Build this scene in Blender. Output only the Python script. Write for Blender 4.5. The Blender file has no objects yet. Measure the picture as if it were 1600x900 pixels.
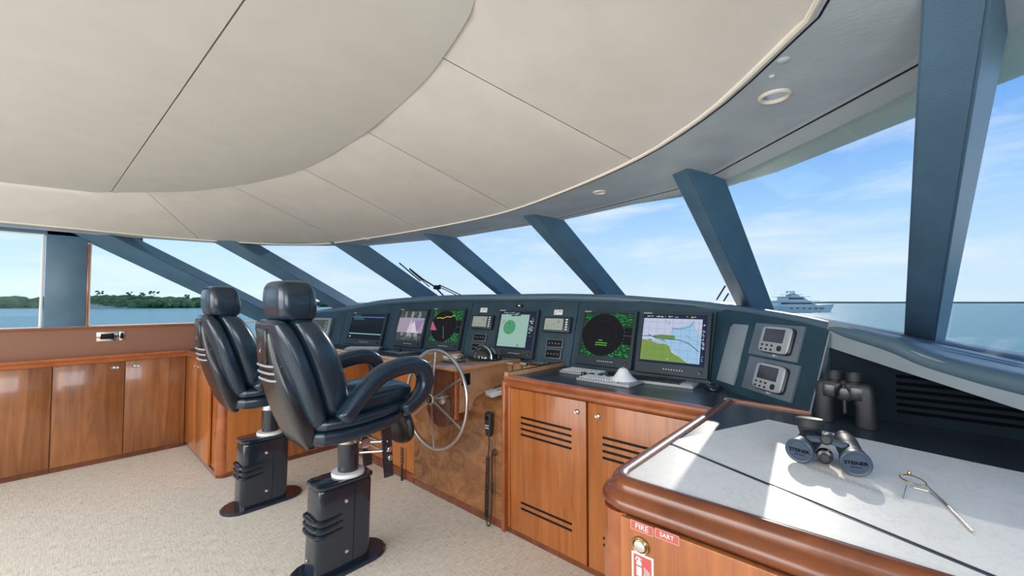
import bpy, bmesh, math, random
from mathutils import Vector, Matrix, noise
random.seed(7)
S = bpy.context.scene
COL = S.collection
PI = math.pi
V = Vector

# ------------------------------------------------------------------ camera
CH = 1.45; FPX = 640.0; YAW = math.radians(41.9); PITCH = math.atan(22 / FPX)
FWD = V((-math.sin(YAW) * math.cos(PITCH), math.cos(YAW) * math.cos(PITCH), math.sin(PITCH)))
RGT = V((math.cos(YAW), math.sin(YAW), 0)); UPV = RGT.cross(FWD); CAM = V((0, 0, CH))
cd = bpy.data.cameras.new('camera'); cam = bpy.data.objects.new('camera', cd); COL.objects.link(cam)
cd.sensor_width = 36; cd.lens = 36 * FPX / 1600; cd.clip_start = 0.05; cd.clip_end = 20000
cam.matrix_world = Matrix.Translation(CAM) @ Matrix((RGT, UPV, -FWD)).transposed().to_4x4()
S.camera = cam
S.view_settings.view_transform = 'Standard'; S.view_settings.look = 'None'
S.view_settings.exposure = 0.0; S.view_settings.gamma = 1.0; S.view_settings.use_curve_mapping = False

def ray(px, py): return FWD + RGT * ((px - 800) / FPX) + UPV * ((450 - py) / FPX)
def Z(px, py, z):                                  # survey: a measured sight line met with a level plane
    r = ray(px, py); return CAM + r * ((z - CH) / r.z)
def P(px, py, p0, n):                              # ... or with any plane
    r = ray(px, py); n = V(n); return CAM + r * ((V(p0) - CAM).dot(n) / r.dot(n))

# ------------------------------------------------------------------ node helpers
def newmat(name):
    m = bpy.data.materials.new(name); m.use_nodes = True
    nt = m.node_tree; nt.nodes.clear()
    out = nt.nodes.new('ShaderNodeOutputMaterial')
    return m, nt, out
def nd(nt, t, **kw):
    n = nt.nodes.new(t)
    for k, v in kw.items():
        if k.startswith('i_'): n.inputs[k[2:].replace('_', ' ')].default_value = v
        else: setattr(n, k, v)
    return n
def ramp(nt, stops):
    r = nt.nodes.new('ShaderNodeValToRGB'); e = r.color_ramp.elements
    while len(e) < len(stops): e.new(0.5)
    for q, (p, c) in enumerate(stops): e[q].position = p; e[q].color = (*c, 1)
    return r
def principled(nt, out, base=(.5, .5, .5), rough=.5, metal=0, coat=0, spec=.5, **kw):
    b = nt.nodes.new('ShaderNodeBsdfPrincipled')
    b.inputs['Base Color'].default_value = (*base, 1); b.inputs['Roughness'].default_value = rough
    b.inputs['Metallic'].default_value = metal; b.inputs['Coat Weight'].default_value = coat
    b.inputs['Coat Roughness'].default_value = .08; b.inputs['Specular IOR Level'].default_value = spec
    nt.links.new(b.outputs[0], out.inputs[0]); return b
def addbump(nt, b, scale=200, strength=.2, dist=.002, detail=3, vec=None, stretch=None):
    tc = nd(nt, 'ShaderNodeTexCoord'); src = tc.outputs['Object']
    if stretch:
        mp = nd(nt, 'ShaderNodeMapping'); mp.inputs['Scale'].default_value = stretch
        nt.links.new(src, mp.inputs[0]); src = mp.outputs[0]
    n = nd(nt, 'ShaderNodeTexNoise', i_Scale=scale, i_Detail=detail)
    nt.links.new(src, n.inputs['Vector'])
    bu = nd(nt, 'ShaderNodeBump', i_Strength=strength, i_Distance=dist)
    nt.links.new(n.outputs['Fac'], bu.inputs['Height']); nt.links.new(bu.outputs[0], b.inputs['Normal'])
    return n
def simple(name, base, rough=.5, metal=0, coat=0, bump=None, spec=.5, var=0):
    m, nt, out = newmat(name); b = principled(nt, out, base, rough, metal, coat, spec)
    if bump: addbump(nt, b, *bump)
    if var:
        tc = nd(nt, 'ShaderNodeTexCoord'); n = nd(nt, 'ShaderNodeTexNoise', i_Scale=6, i_Detail=4)
        nt.links.new(tc.outputs['Object'], n.inputs['Vector'])
        r = ramp(nt, [(.3, [c * (1 - var) for c in base]), (.7, [min(1, c * (1 + var)) for c in base])])
        nt.links.new(n.outputs['Fac'], r.inputs[0]); nt.links.new(r.outputs[0], b.inputs['Base Color'])
    return m
def wood(name, c1, c2, stretch=(14, 14, .9), rough=.28, coat=.5, scale=2.2, distort=1.2):
    m, nt, out = newmat(name); b = principled(nt, out, c1, rough, 0, coat)
    tc = nd(nt, 'ShaderNodeTexCoord'); mp = nd(nt, 'ShaderNodeMapping'); mp.inputs['Scale'].default_value = stretch
    nt.links.new(tc.outputs['Object'], mp.inputs[0])
    n = nd(nt, 'ShaderNodeTexNoise', i_Scale=scale, i_Detail=6, i_Distortion=distort, i_Roughness=.6)
    nt.links.new(mp.outputs[0], n.inputs['Vector'])
    n2 = nd(nt, 'ShaderNodeTexNoise', i_Scale=1.4, i_Detail=3); nt.links.new(tc.outputs['Object'], n2.inputs['Vector'])
    mx = nd(nt, 'ShaderNodeMath', operation='MULTIPLY_ADD'); mx.inputs[1].default_value = .45
    nt.links.new(n2.outputs['Fac'], mx.inputs[0]); 
    m3 = nd(nt, 'ShaderNodeMath', operation='MULTIPLY'); m3.inputs[1].default_value = .55
    nt.links.new(n.outputs['Fac'], m3.inputs[0]); nt.links.new(m3.outputs[0], mx.inputs[2])
    r = ramp(nt, [(.36, c2), (.62, c1)]); nt.links.new(mx.outputs[0], r.inputs[0])
    nt.links.new(r.outputs[0], b.inputs['Base Color'])
    return m

# ------------------------------------------------------------------ sky, sun, added interior fill lamps
w = bpy.data.worlds.new('sky'); S.world = w; w.use_nodes = True
nt = w.node_tree; nt.nodes.clear()
wo = nt.nodes.new('ShaderNodeOutputWorld'); bg = nt.nodes.new('ShaderNodeBackground'); nt.links.new(bg.outputs[0], wo.inputs[0])
tc = nd(nt, 'ShaderNodeTexCoord'); sx = nd(nt, 'ShaderNodeSeparateXYZ'); nt.links.new(tc.outputs['Generated'], sx.inputs[0])
rp = ramp(nt, [(0.0, (.64, .80, .92)), (.10, (.52, .73, .93)), (.20, (.35, .60, .94)), (.33, (.18, .41, .88)), (.7, (.12, .32, .75)), (1, (.09, .27, .68))])
nt.links.new(sx.outputs['Z'], rp.inputs[0])
mp = nd(nt, 'ShaderNodeMapping'); mp.inputs['Scale'].default_value = (1.5, 1.5, 8); nt.links.new(tc.outputs['Generated'], mp.inputs[0])
cn = nd(nt, 'ShaderNodeTexNoise', i_Scale=2.3, i_Detail=7, i_Roughness=.55, i_Distortion=.3); nt.links.new(mp.outputs[0], cn.inputs['Vector'])
cr = ramp(nt, [(.47, (0, 0, 0)), (.72, (.75, .75, .75))]); nt.links.new(cn.outputs['Fac'], cr.inputs[0])
mx = nd(nt, 'ShaderNodeMixRGB'); mx.inputs[2].default_value = (.78, .86, .93, 1)
nt.links.new(cr.outputs[0], mx.inputs[0]); nt.links.new(rp.outputs[0], mx.inputs[1]); nt.links.new(mx.outputs[0], bg.inputs[0])
bg.inputs[1].default_value = 1.22

sd = bpy.data.lights.new('sun', 'SUN'); sun = bpy.data.objects.new('sun', sd); COL.objects.link(sun)
SUN = V((-.48, 2.25, 1.0)).normalized()
sun.rotation_euler = SUN.to_track_quat('Z', 'Y').to_euler(); sun.location = (0, 30, 15)
sd.energy = 2.0; sd.angle = math.radians(.6); sd.color = (1, .93, .82)
def area(name, loc, target, sx_, sy_, e, col=(1, .96, .9)):
    l = bpy.data.lights.new(name, 'AREA'); l.shape = 'RECTANGLE'; l.size = sx_; l.size_y = sy_; l.energy = e; l.color = col
    o = bpy.data.objects.new(name, l); COL.objects.link(o); o.location = loc
    o.rotation_euler = (V(loc) - V(target)).to_track_quat('Z', 'Y').to_euler(); return o
area('aft_fill', (-2.4, -3.4, 1.35), (-2.4, 2, 1.1), 5.0, 2.0, 112, (1, .98, .95))  # added unseen lamp filling the wheelhouse from aft
area('overhead_fill', (-2.3, -2.0, 2.0), (-2.4, .4, 0.2), 3.5, 1.2, 60)  # added overhead lamp behind the camera, no fitting modelled, lifts the interior
area('starboard_fill', (.9, -.9, 1.6), (-3, 1.6, 1.2), 2.2, 1.3, 64, (.96, .98, 1))  # added side lamp brightening the starboard faces, no door built there

# ------------------------------------------------------------------ mesh helpers
def box(bm, c, s, bev=0, M=None, seg=2):
    r = bmesh.ops.create_cube(bm, size=1)
    vs = r['verts']; bmesh.ops.scale(bm, vec=s, verts=vs)
    if bev:
        es = list({e for v in vs for e in v.link_edges})
        rr = bmesh.ops.bevel(bm, geom=es, offset=min(bev, min(s) * .49), segments=seg, affect='EDGES', profile=.5)
        vs = list({v for f in rr['faces'] for v in f.verts} | {v for v in vs if v.is_valid})
    bmesh.ops.transform(bm, matrix=(M or Matrix()) @ Matrix.Translation(c), verts=vs); return vs
def prism(bm, pts, vec):                            # polygon extruded along vec
    vec = V(vec); a = [bm.verts.new(V(p)) for p in pts]; b = [bm.verts.new(V(p) + vec) for p in pts]
    n = len(pts); bm.faces.new(a[::-1]); bm.faces.new(b)
    for q in range(n): bm.faces.new((a[q], a[(q + 1) % n], b[(q + 1) % n], b[q]))
def grid(bm, rows, closed=False):
    vr = [[bm.verts.new(V(p)) for p in r] for r in rows]
    for a, b in zip(vr, vr[1:]):
        n = len(a)
        for q in range(n if closed else n - 1): bm.faces.new((a[q], a[(q + 1) % n], b[(q + 1) % n], b[q]))
    return vr
def loft(bm, rings, caps=True):
    vr = grid(bm, rings, True)
    if caps: bm.faces.new(vr[0][::-1]); bm.faces.new(vr[-1])
    return vr
def tube(bm, pts, r, n=8, closed=False, caps=True, flat=1.0):
    pts = [V(p) for p in pts]; N = len(pts); rs = r if isinstance(r, (list, tuple)) else [r] * N
    rings = []; t0 = (pts[1] - pts[0]).normalized()
    u = t0.orthogonal().normalized()
    for q in range(N):
        if closed: t = (pts[(q + 1) % N] - pts[q - 1]).normalized()
        elif q == 0: t = t0
        elif q == N - 1: t = (pts[-1] - pts[-2]).normalized()
        else: t = (pts[q + 1] - pts[q - 1]).normalized()
        u = (u - t * u.dot(t)).normalized(); v = t.cross(u)
        rings.append([pts[q] + (u * math.cos(a) + v * math.sin(a) * flat) * rs[q] for a in (2 * PI * k / n for k in range(n))])
    if closed: rings.append(rings[0]); 
    vr = grid(bm, rings, True)
    if closed: bmesh.ops.remove_doubles(bm, verts=[x for x in vr[0] + vr[-1]], dist=1e-6)
    elif caps: bm.faces.new(vr[0][::-1]); bm.faces.new(vr[-1])
def lathe(bm, prof, M=None, n=24):
    M = M or Matrix(); rings = []
    for (r, z) in prof: rings.append([M @ V((max(r, 1e-4) * math.cos(2 * PI * k / n), max(r, 1e-4) * math.sin(2 * PI * k / n), z)) for k in range(n)])
    loft(bm, rings)
def frame(o, z, x=None):                            # matrix: local Z -> z, local X ~ x
    z = V(z).normalized(); x = V(x) if x is not None else z.orthogonal()
    x = (x - z * x.dot(z)).normalized(); y = z.cross(x)
    return Matrix.Translation(V(o)) @ Matrix((x, y, z)).transposed().to_4x4()
def superring(c, a, b, ex=3.0, n=28, ax=V((1, 0, 0)), ay=V((0, 1, 0))):
    out = []
    for k in range(n):
        t = 2 * PI * k / n; ct, st = math.cos(t), math.sin(t)
        out.append(V(c) + ax * (a * math.copysign(abs(ct) ** (2 / ex), ct)) + ay * (b * math.copysign(abs(st) ** (2 / ex), st)))
    return out
def cat(pts, n=8, closed=False):                    # smooth curve through points
    pts = [V(p) for p in pts]; out = []; N = len(pts)
    rng = range(N if closed else N - 1)
    for q in rng:
        p0 = pts[(q - 1) % N] if closed or q > 0 else pts[0] * 2 - pts[1]
        p1 = pts[q]; p2 = pts[(q + 1) % N]
        p3 = pts[(q + 2) % N] if closed or q < N - 2 else pts[-1] * 2 - pts[-2]
        for k in range(n):
            t = k / n
            out.append(.5 * ((2 * p1) + (p2 - p0) * t + (2 * p0 - 5 * p1 + 4 * p2 - p3) * t * t + (3 * p1 - p0 - 3 * p2 + p3) * t ** 3))
    if not closed: out.append(pts[-1])
    return out
def sweep(bm, path, prof, up=V((0, 0, 1)), closed=False):   # prof: (outward, up); outward = right-hand side of the path
    path = [V(p) for p in path]; N = len(path); rings = []
    for q in range(N):
        a = path[q] - path[q - 1] if q > 0 else path[1] - path[0]
        b = path[q + 1] - path[q] if q < N - 1 else path[-1] - path[-2]
        na = a.cross(up).normalized(); nb = b.cross(up).normalized()
        m = (na + nb).normalized(); k = 1 / max(.5, m.dot(na))
        rings.append([path[q] + m * (o * k) + up * h for (o, h) in prof])
    loft(bm, rings)
def rounded(pts, r, n=5):                           # plan polyline with rounded interior corners
    pts = [V(p) for p in pts]; out = [pts[0]]
    for a, b, c in zip(pts, pts[1:], pts[2:]):
        u = (a - b).normalized(); v = (c - b).normalized(); p = b + u * r; q = b + v * r
        for k in range(n + 1):
            t = k / n; out.append(p * (1 - t) ** 2 + b * 2 * t * (1 - t) + q * t * t)
    out.append(pts[-1]); return out

W = {}
def put(name, bm, mat, parent=None, smooth=35, local=False, sub=0):
    me = bpy.data.meshes.new(name)
    bmesh.ops.recalc_face_normals(bm, faces=bm.faces)
    bm.to_mesh(me); bm.free()
    mats = mat if isinstance(mat, list) else [mat]
    for m in mats: me.materials.append(m)
    M = W.get(parent.name, Matrix()) if parent else Matrix()
    if parent and not local: me.transform(M.inverted())
    if smooth:
        me.shade_smooth(); me.set_sharp_from_angle(angle=math.radians(smooth))
    o = bpy.data.objects.new(name, me); COL.objects.link(o)
    if parent: o.parent = parent
    if sub:
        md = o.modifiers.new('s', 'SUBSURF'); md.levels = md.render_levels = sub
    W[o.name] = M
    return o
def thing(name, label, catg, loc=(0, 0, 0), rz=0, group=None, M=None):
    o = bpy.data.objects.new(name, None); COL.objects.link(o); o.empty_display_size = .05
    M = M or (Matrix.Translation(V(loc)) @ Matrix.Rotation(rz, 4, 'Z'))
    o.matrix_world = M; W[o.name] = M
    o['label'] = label; o['category'] = catg
    if group: o['group'] = group
    return o
def tag(o, label, catg, group=None):
    o['label'] = label; o['category'] = catg
    if group: o['group'] = group
    return o
def struct(name, bm, mat, parent=None, **k):
    o = put(name, bm, mat, parent, **k)
    if not parent: o['kind'] = 'structure'
    return o
def part(name, parent, mat, fn, label=None, **k):
    bm = bmesh.new(); fn(bm); o = put(name, bm, mat, parent, **k)
    if label: o['label'] = label
    return o
def pbox(name, parent, mat, c, s, bev=0, M=None, **k): return part(name, parent, mat, lambda bm: box(bm, c, s, bev, M), **k)

# text laid on a plane: frame M (X right, Y up, Z towards the reader)
def text(name, parent, mat, s, M, size, align='CENTER', depth=.0004, bold=0, squeeze=1):
    c = bpy.data.curves.new('t', 'FONT'); c.body = s; c.size = size; c.align_x = align; c.align_y = 'CENTER'; c.extrude = depth; c.offset = bold; c.resolution_u = 2
    t = bpy.data.objects.new('t', c); COL.objects.link(t); dg = bpy.context.evaluated_depsgraph_get()
    me = bpy.data.meshes.new_from_object(t.evaluated_get(dg)); bpy.data.objects.remove(t)
    me.name = name; me.transform(Matrix.Diagonal((squeeze, 1, 1, 1))); me.transform(M)
    PM = W.get(parent.name, Matrix()); me.transform(PM.inverted())
    me.materials.clear(); me.materials.append(mat)
    o = bpy.data.objects.new(name, me); COL.objects.link(o); o.parent = parent; W[o.name] = PM; return o

# flat print: coloured shapes on a plane, layer upon layer (screens, stickers, charts)
class Print:
    def __init__(s, M, w, h): s.M, s.w, s.h, s.f, s.l = M, w, h, [], 0
    def poly(s, pts, c, up=True):
        if up: s.l += 1
        s.f.append(([s.M @ V(((x - .5) * s.w, (y - .5) * s.h, .00002 * s.l)) for x, y in pts], c))
    def rect(s, x0, y0, x1, y1, c, up=True): s.poly([(x0, y0), (x1, y0), (x1, y1), (x0, y1)], c, up)
    def disc(s, x, y, r, c, n=32, asp=None, a0=0, a1=2 * PI):
        asp = asp if asp else s.w / s.h
        s.poly([(x + r * math.cos(a0 + (a1 - a0) * k / n), y + r * asp * math.sin(a0 + (a1 - a0) * k / n)) for k in range(n + (0 if a1 - a0 > 6.2 else 1))], c)
    def line(s, pts, t, c):
        s.l += 1; asp = s.w / s.h
        for (x0, y0), (x1, y1) in zip(pts, pts[1:]):
            dx, dy = x1 - x0, (y1 - y0) / asp; L = math.hypot(dx, dy) or 1; nx, ny = -dy / L * t, dx / L * t * asp
            s.poly([(x0 - nx, y0 - ny), (x1 - nx, y1 - ny), (x1 + nx, y1 + ny), (x0 + nx, y0 + ny)], c, False)
    def build(s, name, mat, parent):
        me = bpy.data.meshes.new(name); vs = []; fs = []; cs = []
        Mi = W[parent.name].inverted()
        for pts, c in s.f:
            b = len(vs); vs += [Mi @ p for p in pts]; fs.append(list(range(b, b + len(pts)))); cs += [(*c, 1)] * len(pts)
        me.from_pydata(vs, [], fs); ca = me.color_attributes.new('Col', 'FLOAT_COLOR', 'CORNER')
        ca.data.foreach_set('color', [v for c in cs for v in c]); me.materials.append(mat)
        o = bpy.data.objects.new(name, me); COL.objects.link(o); o.parent = parent; W[o.name] = W[parent.name]; return o

def colmat(name, emit=0, rough=.5, tint=0):
    m, nt, out = newmat(name); b = principled(nt, out, (1, 1, 1), rough, spec=.05 if emit else .5)
    a = nd(nt, 'ShaderNodeVertexColor'); a.layer_name = 'Col'
    nt.links.new(a.outputs[0], b.inputs['Base Color'])
    if emit:
        b.inputs['Base Color'].default_value = (.01, .01, .01, 1); nt.links.remove(b.inputs['Base Color'].links[0])
        nt.links.new(a.outputs[0], b.inputs['Emission Color']); b.inputs['Emission Strength'].default_value = emit
    return m

# ------------------------------------------------------------------ materials
navy = (.025, .06, .10)
M_dash = simple('navy_vinyl', (.020, .052, .076), .42, spec=.35, bump=(260, .35, .001), var=.2)
M_dashtop = simple('coaming_vinyl', (.075, .125, .165), .36, bump=(260, .3, .001))
M_mull = simple('pillar_vinyl', (.080, .155, .225), .34, bump=(180, .35, .0012), var=.12)
M_soffit = simple('soffit_vinyl', (.50, .56, .60), .42, bump=(45, .35, .002, 3, None, (1, 3, 1)), var=.1)
M_cream = simple('cream_headliner', (.66, .635, .58), .6, bump=(2.2, .25, .02), var=.04)
M_piping = simple('cream_piping', (.75, .70, .60), .4)
M_white = simple('white_gelcoat', (.80, .82, .80), .3)
M_whitep = simple('white_plastic', (.78, .79, .78), .4)
M_leather = simple('navy_leather', (.010, .026, .045), .27, coat=.3, bump=(220, .25, .0008), var=.15)
M_hard = simple('black_plastic', (.012, .014, .018), .30, coat=.3)
M_ped = simple('navy_lacquer', (.012, .02, .033), .22, coat=.6, bump=(500, .05, .0003))
M_black = simple('matte_black', (.008, .008, .010), .55, spec=.2)
M_rubber = simple('black_rubber', (.02, .022, .025), .5, bump=(400, .2, .0005))
M_chrome = simple('chrome', (.86, .85, .82), .12, 1)
M_steel = simple('brushed_steel', (.62, .60, .57), .28, 1)
M_brass = simple('brass', (.50, .36, .17), .3, 1)
M_counter = simple('counter_leather', (.030, .042, .055), .28, bump=(300, .25, .0006), var=.2)
M_grey = simple('grey_bezel', (.028, .042, .054), .36, spec=.3)
M_lgrey = simple('light_grey_panel', (.22, .26, .29), .42, var=.08)
M_mgrey = simple('mid_grey_panel', (.12, .15, .18), .4, var=.1)
M_sil = simple('silver_plastic', (.33, .35, .37), .35)
M_brownv = simple('tan_vinyl', (.26, .12, .075), .55, bump=(200, .3, .001))
M_door = wood('cherry_door', (.52, .180, .045), (.30, .088, .020), (9, 9, .55), coat=.25)
M_doorp = wood('walnut_door', (.38, .15, .05), (.15, .05, .016), (5, 5, .45), scale=1.8, distort=2.2)
M_trimw = wood('cherry_trim', (.42, .125, .036), (.26, .066, .018), (3, 3, 3), rough=.18, coat=.8)
M_light = wood('light_cherry', (.62, .34, .17), (.46, .22, .10), (3, 3, 3), rough=.25, coat=.6)
M_edge = wood('gloss_edge', (.24, .068, .020), (.12, .032, .010), (3, 3, 3), rough=.22, coat=.35)
M_burl = wood('burl_veneer', (.38, .16, .055), (.11, .04, .014), (2.2, 2.2, 2.6), rough=.22, coat=.7, scale=2.5, distort=2.5)
M_dark = wood('dark_mahogany', (.22, .06, .022), (.10, .028, .012), (6, 6, 1), rough=.2, coat=.7)
M_led = simple('lcd_grey', (.50, .53, .46), .35)
M_paper = None
M_print = colmat('flat_print', rough=.45)
M_screen = colmat('screen', emit=.9, rough=.12)
M_scr_dark = colmat('screen_dim', emit=.6, rough=.08)
M_red = simple('red_sign', (.55, .06, .05), .4)
M_wtext = simple('white_lettering', (.85, .85, .85), .5)
M_dtext = simple('dark_lettering', (.002, .004, .012), .6, spec=.1)
M_gold = simple('gold_lettering', (.55, .45, .2), .4)
M_cap = simple('rubber_cap', (.045, .070, .105), .38, bump=(300, .15, .0005))

def glassmat():
    m, nt, out = newmat('window_glass')
    g = nd(nt, 'ShaderNodeBsdfGlossy', i_Roughness=.01); t = nd(nt, 'ShaderNodeBsdfTransparent'); t.inputs[0].default_value = (.985, .995, .99, 1)
    f = nd(nt, 'ShaderNodeFresnel', i_IOR=1.45); mxs = nd(nt, 'ShaderNodeMixShader')
    mm = nd(nt, 'ShaderNodeMath', operation='MULTIPLY'); mm.inputs[1].default_value = .12
    nt.links.new(f.outputs[0], mm.inputs[0]); nt.links.new(mm.outputs[0], mxs.inputs[0])
    nt.links.new(t.outputs[0], mxs.inputs[1]); nt.links.new(g.outputs[0], mxs.inputs[2]); nt.links.new(mxs.outputs[0], out.inputs[0])
    return m
M_glass = glassmat()
def acrylmat():
    m, nt, out = newmat('clear_acrylic'); b = principled(nt, out, (.93, .95, .97), .08); b.inputs['Transmission Weight'].default_value = .45; return m
M_acryl = acrylmat()

def carpet():
    m, nt, out = newmat('beige_carpet'); b = principled(nt, out, (.6, .52, .42), .95, spec=.1)
    tc = nd(nt, 'ShaderNodeTexCoord'); cols = []
    for st in ((2.0, 22, 1), (22, 2.0, 1)):
        mp = nd(nt, 'ShaderNodeMapping'); mp.inputs['Scale'].default_value = st; nt.links.new(tc.outputs['Object'], mp.inputs[0])
        n = nd(nt, 'ShaderNodeTexNoise', i_Scale=7, i_Detail=4, i_Roughness=.7); nt.links.new(mp.outputs[0], n.inputs['Vector']); cols.append(n)
    a = nd(nt, 'ShaderNodeMath', operation='ADD'); nt.links.new(cols[0].outputs['Fac'], a.inputs[0]); nt.links.new(cols[1].outputs['Fac'], a.inputs[1])
    h = nd(nt, 'ShaderNodeMath', operation='MULTIPLY'); h.inputs[1].default_value = .5; nt.links.new(a.outputs[0], h.inputs[0])
    r = ramp(nt, [(.36, (.46, .41, .33)), (.50, (.73, .68, .59)), (.62, (.84, .80, .72))]); nt.links.new(h.outputs[0], r.inputs[0]); nt.links.new(r.outputs[0], b.inputs['Base Color'])
    bu = nd(nt, 'ShaderNodeBump', i_Strength=.5, i_Distance=.004); nt.links.new(h.outputs[0], bu.inputs['Height']); nt.links.new(bu.outputs[0], b.inputs['Normal'])
    return m
M_carpet = carpet()
def papermat():
    m, nt, out = newmat('chart_paper'); b = principled(nt, out, (.74, .75, .75), .35, spec=.3)
    tc = nd(nt, 'ShaderNodeTexCoord'); n = nd(nt, 'ShaderNodeTexNoise', i_Scale=9, i_Detail=8, i_Roughness=.7, i_Distortion=1.5); nt.links.new(tc.outputs['Object'], n.inputs['Vector'])
    r = ramp(nt, [(.0, (.82, .80, .76)), (.485, (.81, .79, .75)), (.5, (.66, .66, .64)), (.515, (.81, .79, .75)), (1, (.76, .745, .71))]); nt.links.new(n.outputs['Fac'], r.inputs[0]); nt.links.new(r.outputs[0], b.inputs['Base Color'])
    return m
M_paper = papermat()
def seamat():
    m, nt, out = newmat('sea_water'); b = principled(nt, out, (.02, .24, .22), .25, spec=.25)
    tc = nd(nt, 'ShaderNodeTexCoord'); mp = nd(nt, 'ShaderNodeMapping'); mp.inputs['Scale'].default_value = (1, 1, 1); nt.links.new(tc.outputs['Object'], mp.inputs[0])
    n = nd(nt, 'ShaderNodeTexNoise', i_Scale=.35, i_Detail=6, i_Roughness=.65); nt.links.new(mp.outputs[0], n.inputs['Vector'])
    bu = nd(nt, 'ShaderNodeBump', i_Strength=.45, i_Distance=.8); nt.links.new(n.outputs['Fac'], bu.inputs['Height']); nt.links.new(bu.outputs[0], b.inputs['Normal'])
    return m
M_sea = seamat()
M_bush = simple('scrub_foliage', (.075, .14, .04), .8, var=.6)
M_bush2 = simple('scrub_foliage_light', (.12, .19, .05), .8, var=.4)
M_shore = simple('sandy_rock', (.42, .36, .26), .9, var=.4)
M_trunk = simple('bark', (.10, .08, .05), .9)

# ================================================================== SETTING
bm = bmesh.new(); box(bm, (-2.4, -.6, -.02), (6.4, 6.6, .04)); struct('floor', bm, M_carpet)

# --- ceiling: coved cream headliner, soffit of grey-blue vinyl
ZO, ZD = 2.05, 2.29
outer = [Z(x, y, ZO) for x, y in [(125, 358), (250, 370), (400, 380), (500, 381), (575, 372), (650, 360), (725, 346), (800, 328), (900, 291), (1000, 245), (1100, 180), (1200, 90), (1280, 0)]]
outer = [V((-4.86, -3.4, ZO)), V((-4.86, -1.2, ZO))] + outer + [V((.02, .6, ZO)), V((.06, -.3, ZO)), V((.06, -1.4, ZO)), V((.06, -3.4, ZO))]
inner = [Z(x, y, ZD) for x, y in [(125, 297), (200, 299), (300, 297), (400, 283), (480, 260), (560, 213), (600, 183), (650, 138), (690, 90), (742, 0)]]
inner = [V((-4.6, -3.4, ZD)), V((-4.62, -1.2, ZD))] + inner + [V((-.70, .62, ZD)), V((-.5, .2, ZD)), V((-.42, -.5, ZD)), V((-.42, -1.6, ZD)), V((-.42, -3.4, ZD))]
OC = cat(outer, 10); IC = cat(inner, 10)
def nearest(curve, p): return min(range(len(curve)), key=lambda q: (curve[q] - p).length)
seams = [((235, 300), (310, 366)), ((368, 291), (480, 370)), ((470, 262), (640, 357)), ((568, 206), (800, 328)), ((692, 87), (985, 250))]
si = [(0, 0)] + [(nearest(IC, Z(*a, ZD)), nearest(OC, Z(*b, ZO))) for a, b in seams] + [(len(IC) - 1, len(OC) - 1)]
def resamp(c, n):
    L = [0]
    for a, b in zip(c, c[1:]): L.append(L[-1] + (b - a).length)
    out = []
    for k in range(n):
        t = L[-1] * k / (n - 1); q = 0
        while q < len(L) - 2 and L[q + 1] < t: q += 1
        f = (t - L[q]) / max(1e-9, L[q + 1] - L[q]); out.append(c[q].lerp(c[q + 1], f))
    return out
# soffit: from the cream edge to the head of the windows
blk = [V((-5.12, -3.4, ZO)), V((-5.12, -.2, ZO)), V((-5.10, .38, ZO)), V((-4.86, 1.35, ZO)), V((-4.05, 2.15, ZO)), V((-2.90, 2.42, ZO)), Z(870, 341, ZO), Z(1055, 296, ZO), Z(1120, 270, ZO), Z(1435, 100, ZO), V((.36, .75, ZO)), V((.42, -.2, ZO)), V((.42, -3.4, ZO))]
blkd = []
for a, b in zip(blk, blk[1:]): blkd += [a.lerp(b, k / 6) for k in range(6)]
blkd.append(blk[-1])
bm = bmesh.new(); OS = resamp(OC, 120)
BS = []
for p in OS:      # match each cream-edge point with the closest point of the window head
    best = None
    for a, b in zip(blk, blk[1:]):
        d = b - a; t = max(0, min(1, (p - a).dot(d) / d.length_squared)); q = a + d * t
        if best is None or (q - p).length < (best - p).length: best = q
    BS.append(best)
rows = [[a + V((0, 0, -.0)) for a in OS], [a.lerp(b, .5) for a, b in zip(OS, BS)], BS]
grid(bm, rows)
grid(bm, [[a + V((0, 0, .3)) for a in OS], [a + V((0, 0, 0)) for a in OS]])
bmesh.ops.remove_doubles(bm, verts=bm.verts, dist=1e-5)
ceil = struct('ceiling', bm, M_soffit)
bm = bmesh.new(); box(bm, (-2.4, -.5, 2.5), (5.9, 6.2, .08)); ro = put('deckhead', bm, M_white, ceil)
for k in range(len(si) - 1):
    (i0, o0), (i1, o1) = si[k], si[k + 1]
    n = 20; a = resamp(IC[i0:i1 + 1], n); b = resamp(OC[o0:o1 + 1], n)
    g = .0018
    for c in (a, b):
        if k > 0: c[0] = c[0] + (c[1] - c[0]).normalized() * g
        if k < len(si) - 2: c[-1] = c[-1] + (c[-2] - c[-1]).normalized() * g
    bm = bmesh.new(); rows = []
    for m in range(9):
        t = m / 8; row = []
        for q in range(n):
            p = a[q].lerp(b[q], t); s_ = q / (n - 1)
            p.z += -.012 * math.sin(PI * t) * math.sin(PI * s_) ** .5
            p.z += .006 * noise.noise(p * 3.0) * (1 - t)
            row.append(p)
        rows.append(row)
    rows.insert(0, [p + V((0, 0, .03)) for p in rows[0]]); rows.append([p + V((0, 0, .03)) for p in rows[-1]])
    grid(bm, rows); put('ceiling_panel', bm, M_cream, ceil, smooth=60)
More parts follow.
